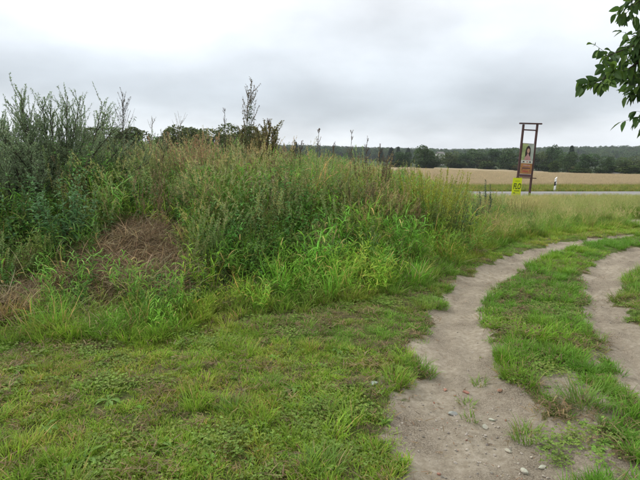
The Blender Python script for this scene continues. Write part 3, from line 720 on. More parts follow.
# verge beyond the road and field margin
rng = np.random.default_rng(207)
x, y = place(rng, 9000, (4, 34), (29.2, 34.5), lambda x, y: infront(x, y, 1.1) * sstep(29.2, 29.8, y) * (1 - sstep(32.5, 34.3, y)) * .9)
n = len(x)
scatter('verge_grass', [p_tall(81, 44, .3, .6, .22, .018, (.16, .22, .05), .2), p_tall(82, 44, .3, .6, .22, .018, (.2, .24, .06), .25), p_tall(83, 40, .3, .55, .22, .018, (.12, .2, .04), .1)], np.stack([x, y, Z(x, y)], -1), spin(rng, n), rng.uniform(.5, .8, n) * np.interp(y, [29.2, 31.5], [.45, 1]), rng.integers(0, 3, n),
        np.stack([rng.uniform(1.1, 1.5, n), rng.uniform(1.1, 1.4, n), rng.uniform(1, 1.2, n)], -1), 'green grass verge along the far edge of the road', 'grass')
rng = np.random.default_rng(208)
d_ = 32.5 * (110 / 32.5) ** rng.uniform(0, 1, 22000); u_ = rng.uniform(.16, .75, 22000)
x, y = d_ * u_, d_; n = len(x)
scatter('field_grain', [p_seed(91, 30, .7, (.66, .56, .37), .35, 4, (.58, .49, .31)), p_seed(92, 30, .7, (.60, .51, .34), .35, 4, (.55, .46, .29))], np.stack([x, y, Z(x, y) - .1], -1), spin(rng, n), rng.uniform(.6, .8, n) * np.interp(y, [32, 110], [1, 1.5]), rng.integers(0, 2, n),
        rng.uniform(.8, 1.1, (n, 1)) * np.array([[1, .97, .95]]), 'ripe tan grain standing in the near part of the field', 'grain')

# gravel on the tracks
def p_stone(seed, c):
    rng = np.random.default_rng(seed); import bmesh
    bm = bmesh.new(); bmesh.ops.create_icosphere(bm, subdivisions=2, radius=1)
    V = np.array([v.co[:] for v in bm.verts]); T = np.array([[v.index for v in f.verts] for f in bm.faces]); bm.free()
    for k in range(7):
        d = nrm(rng.normal(0, 1, 3)); h = rng.uniform(.5, .85); q = V @ d; V = V - np.maximum(q - h, 0)[:, None] * d
    V = V * np.array([1, .75, .55]); V[:, 2] += .2
    return V, T, np.ones_like(V) * np.array(c)
M_stone_i = None
def stone_mat(inst):
    m, t, o = newmat('stone_scattered' if inst else 'stone')
    a = N(t, 'ShaderNodeAttribute', attribute_name='col'); col = a.outputs['Color']
    if inst:
        b = N(t, 'ShaderNodeAttribute', attribute_name='tint', attribute_type='INSTANCER')
        x = N(t, 'ShaderNodeMix', data_type='RGBA', blend_type='MULTIPLY'); x.inputs[0].default_value = 1
        t.links.new(col, x.inputs[6]); t.links.new(b.outputs['Color'], x.inputs[7]); col = x.outputs[2]
    tcn = N(t, 'ShaderNodeTexCoord'); nz = N(t, 'ShaderNodeTexNoise'); nz.inputs['Scale'].default_value = 3; nz.inputs['Detail'].default_value = 8
    t.links.new(tcn.outputs['Object'], nz.inputs['Vector'])
    hs = N(t, 'ShaderNodeMix', data_type='RGBA', blend_type='MULTIPLY'); hs.inputs[0].default_value = .7
    t.links.new(col, hs.inputs[6]); t.links.new(nz.outputs['Color'], hs.inputs[7])
    mul = N(t, 'ShaderNodeMix', data_type='RGBA', blend_type='MULTIPLY'); mul.inputs[0].default_value = 1; mul.inputs[7].default_value = (1.5, 1.5, 1.5, 1)
    t.links.new(hs.outputs[2], mul.inputs[6])
    p = N(t, 'ShaderNodeBsdfPrincipled'); p.inputs['Roughness'].default_value = .85; t.links.new(mul.outputs[2], p.inputs['Base Color'])
    t.links.new(p.outputs[0], o.inputs[0]); return m
MS_I, MS = stone_mat(True), stone_mat(False)
sp_protos = [mesh_from('pebble', *p_stone(300 + i, (.34, .30, .25)), mats=[MS_I], smooth=False) for i in range(5)]
rng = np.random.default_rng(209)
gravel_c = flat(490, 445)
def gravden(x, y):
    a, b, la, lb = dirt_fields(x, y)
    g_ = np.exp(-(((x - gravel_c[0]) / .45) ** 2 + ((y - gravel_c[1]) / .6) ** 2))
    return (np.maximum(a, b) > 0) * infront(x, y) * np.clip(.10 + .9 * g_, 0, 1) * np.minimum(1, 3.2 / y)
x, y = place(rng, 52000, (0, 6), (1.2, 10), gravden)
n = len(x); sz = .003 + .010 * rng.uniform(0, 1, n) ** 4
red = rng.uniform(0, 1, n) < .06
tint = np.where(red[:, None], np.array([[1.1, .62, .5]]), np.array([[1, 1, 1]])) * rng.uniform(.45, 1.2, (n, 1))
scatter('gravel', sp_protos, np.stack([x, y, Z(x, y) + sz * .05], -1), spin(rng, n, .4), sz, rng.integers(0, 5, n), tint, 'small gravel scattered over the sandy wheel tracks', 'gravel')
# crumbs of soil and broken straw on the track
x, y = place(rng, 7000, (0, 6), (1.2, 11), lambda x, y: (np.maximum(*dirt_fields(x, y)[:2]) > 0) * infront(x, y) * (.12 + .6 * sstep(.5, .7, fbm(x * 3, y * 3, 111, 3))))
n = len(x)
scatter('track_straw', [p_litter(64, 7, .07, (.27, .2, .12), .02, .07), p_litter(65, 5, .09, (.16, .11, .07), .02, .09)], np.stack([x, y, Z(x, y) - .012], -1), spin(rng, n, .05), rng.uniform(.5, 1, n), rng.integers(0, 2, n), np.ones((n, 3)), 'broken straw bits lying on the sandy tracks', 'straw')

# ------------------------------------------------------------------ things: plants one can pick out
def thing(name, loc, label, cat, group=None, rz=0):
    o = bpy.data.objects.new(name, None); COL.objects.link(o)
    o.location = loc; o.rotation_euler = (0, 0, rz); o.empty_display_size = .2
    return tag(o, label, cat, group)
def stand(px, ptop, Y):                # base on the ground and height for a plant whose tip shows at (px, ptop)
    p = atY(px, ptop, Y); z = float(Z(p[0], Y))
    return (p[0], Y, z), p[2] - z
def add_plant(name, loc, gs, gl, label, cat, group=None):
    t = thing(name, loc, label, cat, group)
    link('stem', gs.mesh('stem', FO), t)
    if gl is not None: link('foliage', gl.mesh('foliage', FO), t)
    return t
def herb_clump(name, px, ptop, Y, width, stems, leafL, leafW, per, col, label, cat, seed, ang=1.0, droop=.4, top=None, group=None, stemc=(.10, .11, .045), topl=.05):
    rng = np.random.default_rng(seed); loc, H = stand(px, ptop, Y)
    gs, gl = G(), G(); n = stems
    b = np.zeros((n, 3)); b[:, :2] = rng.normal(0, width * .18, (n, 2)); b[:, 2] = -.03
    az = np.arctan2(b[:, 1], b[:, 0]) + rng.normal(0, .5, n)
    Ln = H * rng.uniform(.6, 1.04, n); lean = np.arctan(width * .35 / H)
    P = pathset(rng, b, az, Ln, rng.uniform(0, lean, n), rng.uniform(.2, 1.5, n) * lean, 7, .1)
    tubes(gs, P, .0045, .0015, jit(rng, stemc, n, .2))
    p, d, t, _ = along(rng, P, per, .1, 1.0); k = len(p); s = (1.15 - .7 * t) * rng.uniform(.65, 1.2, k)
    leaves(gl, rng, p, outward(rng, d, ang, .25), leafL * s, leafW * s, jit(rng, col, k, .3, .1), droop)
    if top is not None:
        p, d, t, _ = along(rng, P, 70, .66, 1.0); k = len(p)
        leaves2(gl, rng, p, outward(rng, d, .7, .3), rng.uniform(.4, 1.1, k) * topl, rng.uniform(.15, .25, k) * topl, jit(rng, top, k, .3, .1), .1)
    return add_plant(name, loc, gs, gl, label, cat, group)
def stalk(px, ptop, Y, label, seed, spread=.22, nb=10, c=(.09, .075, .05), headc=(.10, .075, .05), leafc=(.07, .10, .035), start=.45, heads=26, hs=.022, nst=1, lean=.06, leafy=24, name='tall_weed', cat='weed', group='tall weeds standing above the bank', bl=.3):
    """a tall upright weed: stem, side branches, seed heads, some leaves"""
    rng = np.random.default_rng(seed); loc, H = stand(px, ptop, Y)
    gs, gl = G(), G()
    b = np.zeros((nst, 3)); b[:, :2] = rng.normal(0, .03, (nst, 2))
    P = pathset(rng, b, rng.uniform(-.6, .6, nst), H * rng.uniform(.85, 1, nst) * 1.01, rng.normal(0, .03, nst), np.full(nst, lean * 2), 9, .1)
    P[:, :, 0] -= (P[0, -1, 0]) * np.linspace(0, 1, 9)[None] * .6
    tubes(gs, P, .007, .0022, jit(rng, c, nst, .1), 5)
    p, d, t, _ = along(rng, P, nb, start, .98); k = len(p)
    dd = outward(rng, d, .6, .15); ln = (1.15 - t) / (1.15 - start) * bl * rng.uniform(.6, 1.15, k)
    tt = np.linspace(0, 1, 4)
    Q = p[:, None] + dd[:, None] * (tt[None, :, None] * ln[:, None, None]); Q[:, :, 2] += (tt ** 2)[None] * ln[:, None] * .35
    tubes(gs, Q, .003, .0013, jit(rng, c, k, .15))
    p, d, t, _ = along(rng, Q, heads, .3, 1.0); k = len(p)
    leaves2(gl, rng, p, outward(rng, d, .8, .4), rng.uniform(.5, 1.2, k) * hs, rng.uniform(.3, .6, k) * hs, jit(rng, headc, k, .35, .12), .1)
    p, d, t, _ = along(rng, P, 50, .8, 1.0); k = len(p)
    leaves2(gl, rng, p, outward(rng, d, .8, .4), rng.uniform(.5, 1.2, k) * hs, rng.uniform(.3, .6, k) * hs, jit(rng, headc, k, .35, .12), .1)
    if leafy:
        p, d, t, _ = along(rng, P, leafy, .2, .8); k = len(p)
        leaves(gl, rng, p, outward(rng, d, 1.0, .2), rng.uniform(.06, .13, k), rng.uniform(.015, .035, k), jit(rng, leafc, k, .3, .1), .5)
    return add_plant(name, loc, gs, gl, label, cat, group)
def shrub(px, ptop, Y, label, seed, stems, side, lean0, lean1, leafn, leafL, leafW, col, shoot=(.25, .6), bark=(.09, .075, .06), name='shrub', sq=1.0, up=.5, t0=.25, base_r=.2):
    rng = np.random.default_rng(seed); loc, H = stand(px, ptop, Y)
    gs, gl = G(), G(); n = stems
    b = np.zeros((n, 3)); b[:, :2] = rng.normal(0, base_r, (n, 2)); b[:, 2] = -.05
    th = rng.uniform(lean0, lean1, n)
    az = np.arange(n) * 2.399 + rng.normal(0, .3, n)
    P = pathset(rng, b, az, H * rng.uniform(.62, 1.0, n) * sq, th, th * rng.uniform(.3, 1.5, n), 9, .12)
    tubes(gs, P, .014, .004, jit(rng, bark, n, .15), 5)
    p, d, t, _ = along(rng, P, side, t0, 1.0); k = len(p)
    dd = nrm(outward(rng, d, .7, .25) + np.array([0, 0, up])); ln = rng.uniform(*shoot, k) * (1.2 - .5 * t)
    tt = np.linspace(0, 1, 5)
    Q = p[:, None] + dd[:, None] * (tt[None, :, None] * ln[:, None, None]); Q[:, :, 2] += (tt ** 2)[None] * ln[:, None] * .25
    Q += np.cumsum(rng.normal(0, .012, Q.shape), 1)
    tubes(gs, Q, .004, .0015, jit(rng, bark, k, .2))
    for PP, m in ((Q, leafn), (P, leafn)):
        p, d, t, _ = along(rng, PP, m, .12, 1.0); k = len(p)
        leaves2(gl, rng, p, outward(rng, d, .75, .3), rng.uniform(.6, 1.2, k) * leafL, rng.uniform(.7, 1.2, k) * leafW, jit(rng, col, k, .35, .1), .12)
    t = thing(name, loc, label, 'shrub')
    link('branches', gs.mesh('branches', FO), t); link('foliage', gl.mesh('foliage', FO), t)
    return t
shrub(46, 76, 7.6, 'tall grey green shrub with thin upright feathery twigs at the left', 401, 44, 32, .05, 1.15, 60, .036, .0095, (.25, .335, .18), (.15, .42), up=.25, sq=.93)
shrub(84, 104, 7.9, 'slender shrub limb reaching sideways with feathery twigs beside the tall shrub', 402, 10, 22, .5, 1.15, 50, .036, .0085, (.23, .30, .15), (.2, .45), up=.5)
shrub(4, 128, 6.9, 'dense grey green shrub cut by the left edge of the view', 403, 28, 24, .1, .9, 54, .042, .012, (.22, .30, .16), (.25, .5), up=.5)
shrub(258, 121, 11.0, 'rounded olive brown shrub just behind the tall dark weed', 404, 26, 16, .05, .34, 40, .05, .026, (.19, .175, .07), (.15, .35), up=.3)
herb_clump('herb_clump', 58, 163, 6.1, .85, 44, .13, .034, 34, (.15, .29, .12), 'dark green bushy herb clump in front of the tall left shrub', 'herb', 411, .9, .3)
herb_clump('herb_clump', 121, 118, 7.6, .45, 16, .10, .035, 30, (.085, .15, .05), 'dark leafy herb between the left shrub and tan grass', 'herb', 412, 1.0, .5)
herb_clump('herb_clump', 234, 138, 8.0, .6, 20, .09, .026, 34, (.115, .18, .065), 'leafy green herb at the foot of the tall dark weed', 'herb', 413, .9, .4)
herb_clump('goldenrod', 430, 166, 8.6, 1.2, 80, .085, .018, 38, (.28, .36, .055), 'yellow green flowering goldenrod clump on the bank', 'goldenrod', 414, .8, .3, top=(.40, .42, .06), topl=.045)
herb_clump('thistle', 489, 178, 11.2, .42, 9, .13, .022, 30, (.13, .19, .12), 'blue green thistle with narrow leaves at the right end of the bank', 'thistle', 415, .9, .3, top=(.12, .15, .1))
herb_clump('herb_clump', 474, 190, 10.2, .5, 16, .10, .03, 32, (.11, .19, .075), 'green mugwort clump just left of the blue green thistle', 'herb', 416, .9, .4)
herb_clump('herb_clump', 378, 152, 9.0, .7, 22, .08, .02, 36, (.16, .195, .07), 'olive mugwort clump left of the goldenrod with brownish tips', 'herb', 417, .8, .3, top=(.2, .14, .08))
herb_clump('herb_clump', 466, 212, 9.6, .4, 14, .12, .04, 24, (.115, .19, .08), 'low broad leaved herb near the track bend at bank foot', 'herb', 418, 1.0, .5)
herb_clump('herb_clump', 598, 214, 12.9, .55, 16, .11, .035, 24, (.085, .15, .045), 'green dock clump standing in the pale meadow beyond track', 'herb', 419, 1.0, .5)
herb_clump('herb_clump', 402, 192, 8.0, 1.0, 50, .06, .014, 44, (.20, .19, .085), 'brownish olive weed clump below the goldenrod on the bank', 'herb', 421, .9, .3, top=(.30, .22, .12))
herb_clump('herb_clump', 352, 176, 7.9, .9, 46, .06, .015, 44, (.17, .20, .075), 'grey olive weed clump in the middle of the bank', 'herb', 422, .9, .3, top=(.26, .22, .12))
herb_clump('herb_clump', 303, 212, 6.9, .7, 30, .17, .024, 16, (.20, .38, .065), 'bright green broad bladed clump at centre of the bank', 'herb', 423, .8, .7)
herb_clump('herb_clump', 222, 215, 6.5, .62, 40, .18, .024, 14, (.17, .34, .065), 'bright green broad bladed clump right of the dead grass patch', 'herb', 429, .8, .7)
herb_clump('herb_clump', 186, 131, 7.9, 1.0, 60, .05, .010, 30, (.26, .25, .11), 'rusty seeding dock clump on the left crest of bank', 'herb', 425, .9, .3, top=(.42, .27, .16), topl=.045)
herb_clump('herb_clump', 268, 168, 7.6, .8, 44, .07, .010, 30, (.28, .29, .13), 'pale straw coloured grass clump below the tall dark weed', 'herb', 426, .7, .4, top=(.50, .43, .27), topl=.05)
herb_clump('herb_clump', 452, 196, 9.2, .8, 34, .09, .022, 30, (.14, .21, .075), 'dark green weed clump right of the goldenrod', 'herb', 427, .9, .4)
stalk(249, 79, 9.4, 'tallest dark weed with branching seed heads against the sky', 431, nb=13, start=.4, heads=20, hs=.036, nst=3, lean=.07, leafy=60, bl=.5, c=(.15, .13, .08), headc=(.19, .16, .11), leafc=(.10, .15, .05))
stalk(121, 89, 8.4, 'thin weed with an airy open top beside the left shrub', 432, nb=20, start=.6, heads=14, hs=.022, c=(.12, .11, .08), headc=(.13, .11, .08), nst=2, leafy=30, bl=.36)
stalk(222, 106, 9.0, 'small thin weed left of the tallest dark weed', 433, nb=8, start=.62, heads=16, hs=.02, leafy=10, bl=.14)
stalk(268, 115, 9.4, 'brown weed right beside the tallest dark weed', 434, nb=14, start=.55, heads=30, hs=.025, c=(.12, .08, .05), headc=(.15, .09, .06), leafy=16, bl=.22)
stalk(176, 113, 8.8, 'bent dry stalk with spreading tips above the tan grass', 435, nb=9, start=.7, heads=5, hs=.02, c=(.22, .19, .12), headc=(.24, .2, .13), leafy=0, bl=.4, lean=.2)
stalk(150, 117, 8.8, 'short dry stalk above the left end of the tan grass', 436, nb=7, start=.7, heads=8, hs=.02, c=(.2, .17, .11), headc=(.22, .18, .12), leafy=0, bl=.2, lean=.1)
for k, (px, pt, lb) in enumerate([(301, 140, 'brown dock stalk right of the olive shrub'), (318, 129, 'dark forked dock stalk above the middle of the bank'), (333, 136, 'short brown dock stalk right of the forked one'),
                                  (349, 130, 'slim dark dock stalk near the middle of the skyline'), (366, 135, 'thin bare dock stalk with a small curved head'), (379, 138, 'rightmost thin dock stalk on the bank skyline')]):
    stalk(px, pt, 8.6 + .25 * (k % 3), lb, 440 + k, nb=8, start=.66, heads=26, hs=.02, c=(.12, .085, .055), headc=(.15, .095, .06), leafy=6, bl=.15, name='dock_stalk', cat='dock', group='dock stalks on the bank skyline')

# rosettes on the lawn: every leaf a part
_lg = G(); leaves(_lg, np.random.default_rng(5), np.zeros((1, 3)), np.array([[1, 0, .25]]), np.array([.12]), np.array([.034]), np.array([[.16, .285, .05]]), .5, .3,
                  np.array([(0, .12), (.18, .35), (.3, .3), (.42, .6), (.52, .5), (.66, 1), (.85, .75), (1, .02)]))
ROS_LEAF = _lg.mesh('rosette_leaf', FO)
rng = np.random.default_rng(451)
for px, py, nl, sc, lb in [(291, 391, 11, 1.15, 'flat dandelion rosette in the middle of the lawn beside a bright tuft'), (84, 463, 12, 1.35, 'bright large dandelion rosette near the lower left corner'),
                           (108, 404, 10, 1.2, 'dandelion rosette left of centre in the weedy lawn'), (45, 432, 9, 1.0, 'small dandelion rosette close to the left edge of lawn'),
                           (172, 452, 10, 1.1, 'dandelion rosette among clover right of the large corner one'), (338, 352, 10, 1.2, 'dandelion rosette in longer grass near the bank foot'),
                           (22, 372, 9, 1.2, 'dandelion rosette at the far left below the bank')]:
    p = hit(px, py); t = thing('dandelion_rosette', (p[0], p[1], p[2] + .018), lb, 'dandelion', 'dandelion rosettes on the lawn', rng.uniform(0, 6))
    for j in range(nl):
        o = link('leaf', ROS_LEAF, t); s = sc * rng.uniform(.5, .85)
        o.rotation_euler = (rng.normal(0, .2), -rng.uniform(-.05, .4), j * 2.399 + rng.normal(0, .2)); o.scale = (s, s, s)
# lone grass tufts
def tuft_mesh(seed, n, L0, L1, r, W, col, dry=.12):
    rng = np.random.default_rng(seed); g = G()
    a = rng.uniform(0, 6.28, n); q = r * np.sqrt(rng.uniform(0, 1, n)); b = np.stack([q * np.cos(a), q * np.sin(a), np.full(n, -.012)], -1)
    c = np.where(rng.uniform(0, 1, (n, 1)) < dry, np.array([[.34, .27, .12]]), np.array([col])) * rng.uniform(.75, 1.25, (n, 1))
    blades(g, rng, b, a + rng.normal(0, .7, n), rng.uniform(L0, L1, n), rng.uniform(.7, 1.3, n) * W, rng.uniform(.05, .6, n), rng.uniform(.7, 2.0, n), 4, c, c)
    return g.mesh('grass_tuft', FO)
for k, (px, py, n, L0, L1, r, lb) in enumerate([(526, 440, 130, .06, .16, .085, 'lone green grass tuft standing in the stony sand of left track'), (467, 405, 40, .04, .09, .05, 'flat sparse grass tuft in left track above the grey stone'),
                                               (470, 420, 36, .04, .08, .05, 'flat thin grass tuft in left track right of grey stone'), (479, 386, 44, .04, .11, .05, 'small grass tuft by the inner edge of left track'),
                                               (269, 387, 150, .06, .15, .08, 'bright green grass tuft in the middle of the lawn'), (320, 412, 150, .05, .13, .08, 'dense dark green grass tuft on lawn near the track'),
                                               (236, 412, 140, .06, .15, .10, 'broad bright grass tuft on lawn left of middle'), (323, 470, 170, .07, .17, .10, 'large grass tuft at the bottom edge left of the track'),
                                               (583, 408, 160, .10, .28, .09, 'long pale grass tuft at the edge of the centre strip'), (8, 322, 220, .2, .5, .14, 'dry tan grass clump at the left edge of the bank foot')]):
    p = hit(px, py); link('grass_tuft', tuft_mesh(460 + k, n, L0, L1, r, .0055, (.40, .29, .13) if k == 9 else (.19, .31, .05) if k < 5 else (.17, .29, .05)), label=lb, cat='grass', group='lone grass tufts', loc=p)
# stones
for k, (px, py, s, c, lb) in enumerate([(453, 416, .034, (.27, .26, .26), 'dark grey rounded stone in the left track'), (445, 391, .022, (.32, .15, .11), 'red brick chip in left track, leftmost of three'),
                                        (466, 394, .026, (.30, .13, .10), 'red brick chip in left track, middle of three'), (500, 393, .028, (.33, .17, .12), 'red brick chip in left track, nearest the centre strip'),
                                        (524, 472, .032, (.38, .35, .30), 'pale flat stone at the bottom of the left track'), (542, 469, .026, (.40, .37, .32), 'small white stone at the bottom right of the left track'),
                                        (485, 428, .030, (.34, .30, .26), 'pale stone in middle of the gravelly track'), (492, 421, .024, (.37, .34, .29), 'small pale stone just above the one amid the gravel'),
                                        (374, 385, .045, (.40, .40, .38), 'pale grey stone in a bare patch left of the track'), (508, 452, .024, (.34, .30, .25), 'tan stone in the gravelly part of the track')]):
    p = hit(px, py); V, T, C = p_stone(480 + k, c)
    o = link('stone', mesh_from('stone', V * s * np.array([1.0, .85, .75]), T, C, [MS]), label=lb, cat='stone', group='stones on the wheel track', loc=(p[0], p[1], p[2] - .02 * s + .003))
    o.rotation_euler = (0, 0, k * 1.3)

# ------------------------------------------------------------------ box/prism helpers for built things
def boxmesh(name, sx, sy, sz, mat, bev=.006, c=(0, 0, 0)):
    import bmesh
    bm = bmesh.new(); bmesh.ops.create_cube(bm, size=1)
    for v in bm.verts: v.co = Vector((v.co.x * sx + c[0], v.co.y * sy + c[1], v.co.z * sz + c[2]))
    if bev: bmesh.ops.bevel(bm, geom=bm.edges[:], offset=bev, segments=2, affect='EDGES', profile=.5)
    me = bpy.data.meshes.new(name); bm.to_mesh(me); bm.free(); me.materials.append(mat); return me
def beam(name, a, b, w, d, mat, bev=.006):
    """rectangular bar between two points (x, z plane mostly)"""
    a, b = Vector(a), Vector(b); me = boxmesh(name, w, d, (b - a).length, mat, bev)
    q = (b - a).to_track_quat('Z', 'Y').to_matrix().to_4x4(); q.translation = (a + b) / 2; me.transform(q); return me
def plate(name, pts, mat, y=0, th=.002):
    """flat print or board: outline in x, z with a little thickness along y"""
    n = len(pts); pts = np.array(pts, float)
    V = np.vstack([np.c_[pts[:, 0], np.full(n, y), pts[:, 1]], np.c_[pts[:, 0], np.full(n, y + th), pts[:, 1]]])
    me = bpy.data.meshes.new(name)
    me.from_pydata(V.tolist(), [], [list(range(n)), list(range(2 * n - 1, n - 1, -1))] + [[i, n + i, n + (i + 1) % n, (i + 1) % n] for i in range(n)])
    me.materials.append(mat); me.update()
    import bmesh
    bm = bmesh.new(); bm.from_mesh(me); bmesh.ops.recalc_face_normals(bm, faces=bm.faces[:]); bm.to_mesh(me); bm.free()
    return me
def ell(cx, cz, rx, rz, n=20, a0=0, a1=6.2832): 
    a = np.linspace(a0, a1, n, endpoint=False); return [(cx + rx * math.cos(t), cz + rz * math.sin(t)) for t in a]
def rect(x0, x1, z0, z1): return [(x0, z0), (x1, z0), (x1, z1), (x0, z1)]

# sign frame by the road
W_ = simple('frame_wood', (.085, .042, .04), .75, .4, 9, .3, c2=(.055, .028, .028))
sb = hit(522.3, 197.3); sY = sb[1]; ms_ = sY / (F * cp) * 1.01
sg = thing('sign_frame', (sb[0], sY, sb[2] - .03), 'tall leaning brown wooden frame with a portrait poster by the road', 'sign')
sg.rotation_euler = (0, R(3.2), R(14))
PH = 70.8 * ms_; hx = 7.6 * ms_
for s, hgt in ((-1, PH * .985), (1, PH)): link('post', beam('post', (s * hx, 0, 0), (s * hx, 0, hgt), .085, .085, W_), sg)
link('top_beam', beam('top_beam', (-hx - .22, 0, PH * .985 + .035), (hx + .24, 0, PH + .045), .10, .07, W_), sg)
link('crossbar', beam('crossbar', (-hx + .044, 0, PH * .915), (hx - .044, 0, PH * .92), .05, .06, W_), sg)
zb, zt = 20.0 * ms_, 52.5 * ms_
link('lower_bar', beam('lower_bar', (-hx - .1, -.03, zb - .035), (hx + .26, -.03, zb - .02), .06, .045, W_), sg)
mW = simple('poster_paper', (.62, .60, .56), .5, .1, 6); mG1 = simple('print_leaf_green', (.42, .47, .22), .5, .5, 7, c2=(.18, .24, .10)); mG2 = simple('print_grey_green', (.42, .46, .42), .5, .3, 5)
mH = simple('print_dark_brown', (.035, .022, .02), .5, .3, 9); mF = simple('print_skin', (.50, .30, .23), .5, .1, 8); mP = simple('print_pink', (.50, .27, .27), .5, .3, 9)
mO = simple('print_orange', (.46, .22, .07), .5, .55, 9, c2=(.24, .10, .05)); mR = simple('print_red', (.40, .07, .06), .5); mD = simple('print_plum', (.13, .06, .07), .5, .3, 6)
pw = hx - .05
pn = link('poster_panel', boxmesh('poster_panel', pw * 2, .02, zt - zb - .03, W_, .004, (0, -.02, (zb + zt) / 2 + .01)), sg)
yq = -.0335
def pr(nm, pts, mt, k): return link(nm, plate(nm, pts, mt, yq - .0025 * k, .002), pn)
zm = zb + (zt - zb) * .50; ww = pw - .01; zT = zt - .02
pr('paper', rect(-ww, ww, zb + .01, zT), mW, 0)
pr('picture_left', rect(-ww, -.02, zm, zT - .01), mG1, 1); pr('picture_right', rect(-.018, ww, zm, zT - .01), mG2, 1)
pr('hair', [(-.13, zm + .13), (-.15, zm + .38), (-.11, zm + .60), (-.03, zm + .71), (.06, zm + .70), (.13, zm + .60), (.16, zm + .38), (.15, zm + .10), (.0, zm + .2)], mH, 2)
pr('face', ell(.02, zm + .47, .075, .115), mF, 3)
pr('shoulders', [(-.17, zm + .005), (-.15, zm + .14), (-.05, zm + .25), (-.015, zm + .34), (.05, zm + .34), (.08, zm + .25), (.18, zm + .14), (.21, zm + .005)], mP, 3)
pr('banner', rect(-ww + .004, ww - .004, zm - .13, zm), mW, 4)
for i, (a, b) in enumerate(((-.24, -.14), (-.02, .05), (.12, .24))): pr('banner_mark', rect(a, b, zm - .1, zm - .045), mR if i == 1 else mH, 5)
pr('lower_picture', rect(-ww + .004, ww - .004, zb + .17, zm - .15), mO, 1)
for i, (z_, a, b) in enumerate(((.56, -.18, .2), (.42, -.24, .22), (.27, -.2, .12))): pr('print_line', rect(a, b, zb + z_, zb + z_ + .055), (mP, mD, mR)[i], 2)
pr('foot_band', rect(-ww + .004, ww - .004, zb + .012, zb + .15), mD, 1)

# yellow placard hung on the left post
mY = simple('placard_yellow', (.66, .74, .015), .55, .12, 3); mK = simple('placard_ink', (.05, .08, .015), .6)
R3 = Matrix.Rotation(R(14), 3, 'Z') @ Matrix.Rotation(R(3.2), 3, 'Y')
pl_c = Vector(sg.location) + R3 @ Vector((-hx - .06, -.09, 10.2 * ms_))
pc_ = thing('placard', pl_c, 'bright yellow placard with black letters on the left post of the leaning frame', 'placard'); pc_.rotation_euler = (R(2), R(1.5), R(8))
bw, bh = 4.7 * ms_, 8.9 * ms_
xs = np.linspace(-bw, bw, 7); V = []; 
for yy in (0, .008):
    for zz in (-bh, bh):
        V += [(x, yy - .02 * math.cos(x / bw * 1.4) , zz) for x in xs]
Fq = []
for i in range(6):
    Fq += [(i, i + 1, 8 + i, 7 + i), (14 + i, 21 + i, 22 + i, 15 + i), (i, 14 + i, 15 + i, i + 1), (7 + i, 8 + i, 22 + i, 21 + i)]
Fq += [(0, 7, 21, 14), (6, 20, 27, 13)]
me = bpy.data.meshes.new('board'); me.from_pydata(V, [], Fq); me.materials.append(mY); me.update()
link('board', me, pc_)
def text_mesh(s, size, mat, shear=.15):
    cu = bpy.data.curves.new('lettering', 'FONT'); cu.body = s; cu.size = size; cu.align_x = 'CENTER'; cu.align_y = 'CENTER'; cu.extrude = .001; cu.shear = shear; cu.offset = size * .022
    o = bpy.data.objects.new('lettering', cu); COL.objects.link(o)
    dg = bpy.context.evaluated_depsgraph_get(); me = bpy.data.meshes.new_from_object(o.evaluated_get(dg)); bpy.data.objects.remove(o)
    me.materials.clear(); me.materials.append(mat); me.transform(Matrix.Rotation(math.pi / 2, 4, 'X')); return me
tm = text_mesh('FLO', .36, mK); tm.transform(Matrix.Diagonal((.62, 1, 1.12, 1)))
lt = link('lettering', tm, pc_); lt.location = (0, -.026, .03)
link('print_bar', plate('print_bar', rect(-.14, .15, -.20, -.165), mK, -.024, .002), pc_)
link('print_bar', plate('print_bar', rect(-.17, -.06, -.31, -.27), mK, -.024, .002), pc_)
link('print_bar', plate('print_bar', rect(-.12, .12, .285, .315), simple('placard_green', (.25, .36, .02), .6), -.024, .002), pc_)

# white delineator post across the road
mWh = simple('post_white', (.74, .73, .70), .45, .12, 5); mBk = simple('post_black', (.02, .02, .022), .5); mRf = simple('reflector', (.75, .75, .72), .2)
dY = ROAD1 + .35; dp = atY(554.5, 192.5, dY); dz = float(Z(dp[0], dY))
dl = thing('delineator_post', (dp[0], dY, dz - .05), 'white roadside delineator post with slanted black band across the road', 'post'); dl.rotation_euler = (0, R(2.5), R(8))
hd = atY(554.5, 177.3, dY)[2] - dz + .05
def tri_prism(name, z0f, z1f, sc, mat):
    """rounded triangle section; top and bottom may slant: z as function of x"""
    a = np.linspace(0, 2 * math.pi, 18, endpoint=False); r = .062 + .012 * np.cos(3 * (a + math.pi / 2)); r = r * sc
    xs, ys = r * np.cos(a), r * np.sin(a) * .85; n = len(a)
    V = [(x, y_, z0f(x)) for x, y_ in zip(xs, ys)] + [(x, y_, z1f(x)) for x, y_ in zip(xs, ys)]
    me = bpy.data.meshes.new(name); me.from_pydata(V, [], [list(range(n))[::-1], list(range(n, 2 * n))] + [[i, (i + 1) % n, n + (i + 1) % n, n + i] for i in range(n)])
    me.materials.append(mat); me.update(); return me
link('shaft', tri_prism('shaft', lambda x: 0, lambda x: hd - .05 + x * .9, 1, mWh), dl)
link('black_band', tri_prism('black_band', lambda x: hd - .46 + x * .7, lambda x: hd - .22 + x * .7, 1.04, mBk), dl)
link('reflector', boxmesh('reflector', .045, .008, .16, mRf, .003, (0, -.062, hd - .33)), dl)
link('cap', tri_prism('cap', lambda x: hd - .075 + x * .9, lambda x: hd - .03 + x * .9, 1.03, mWh), dl)

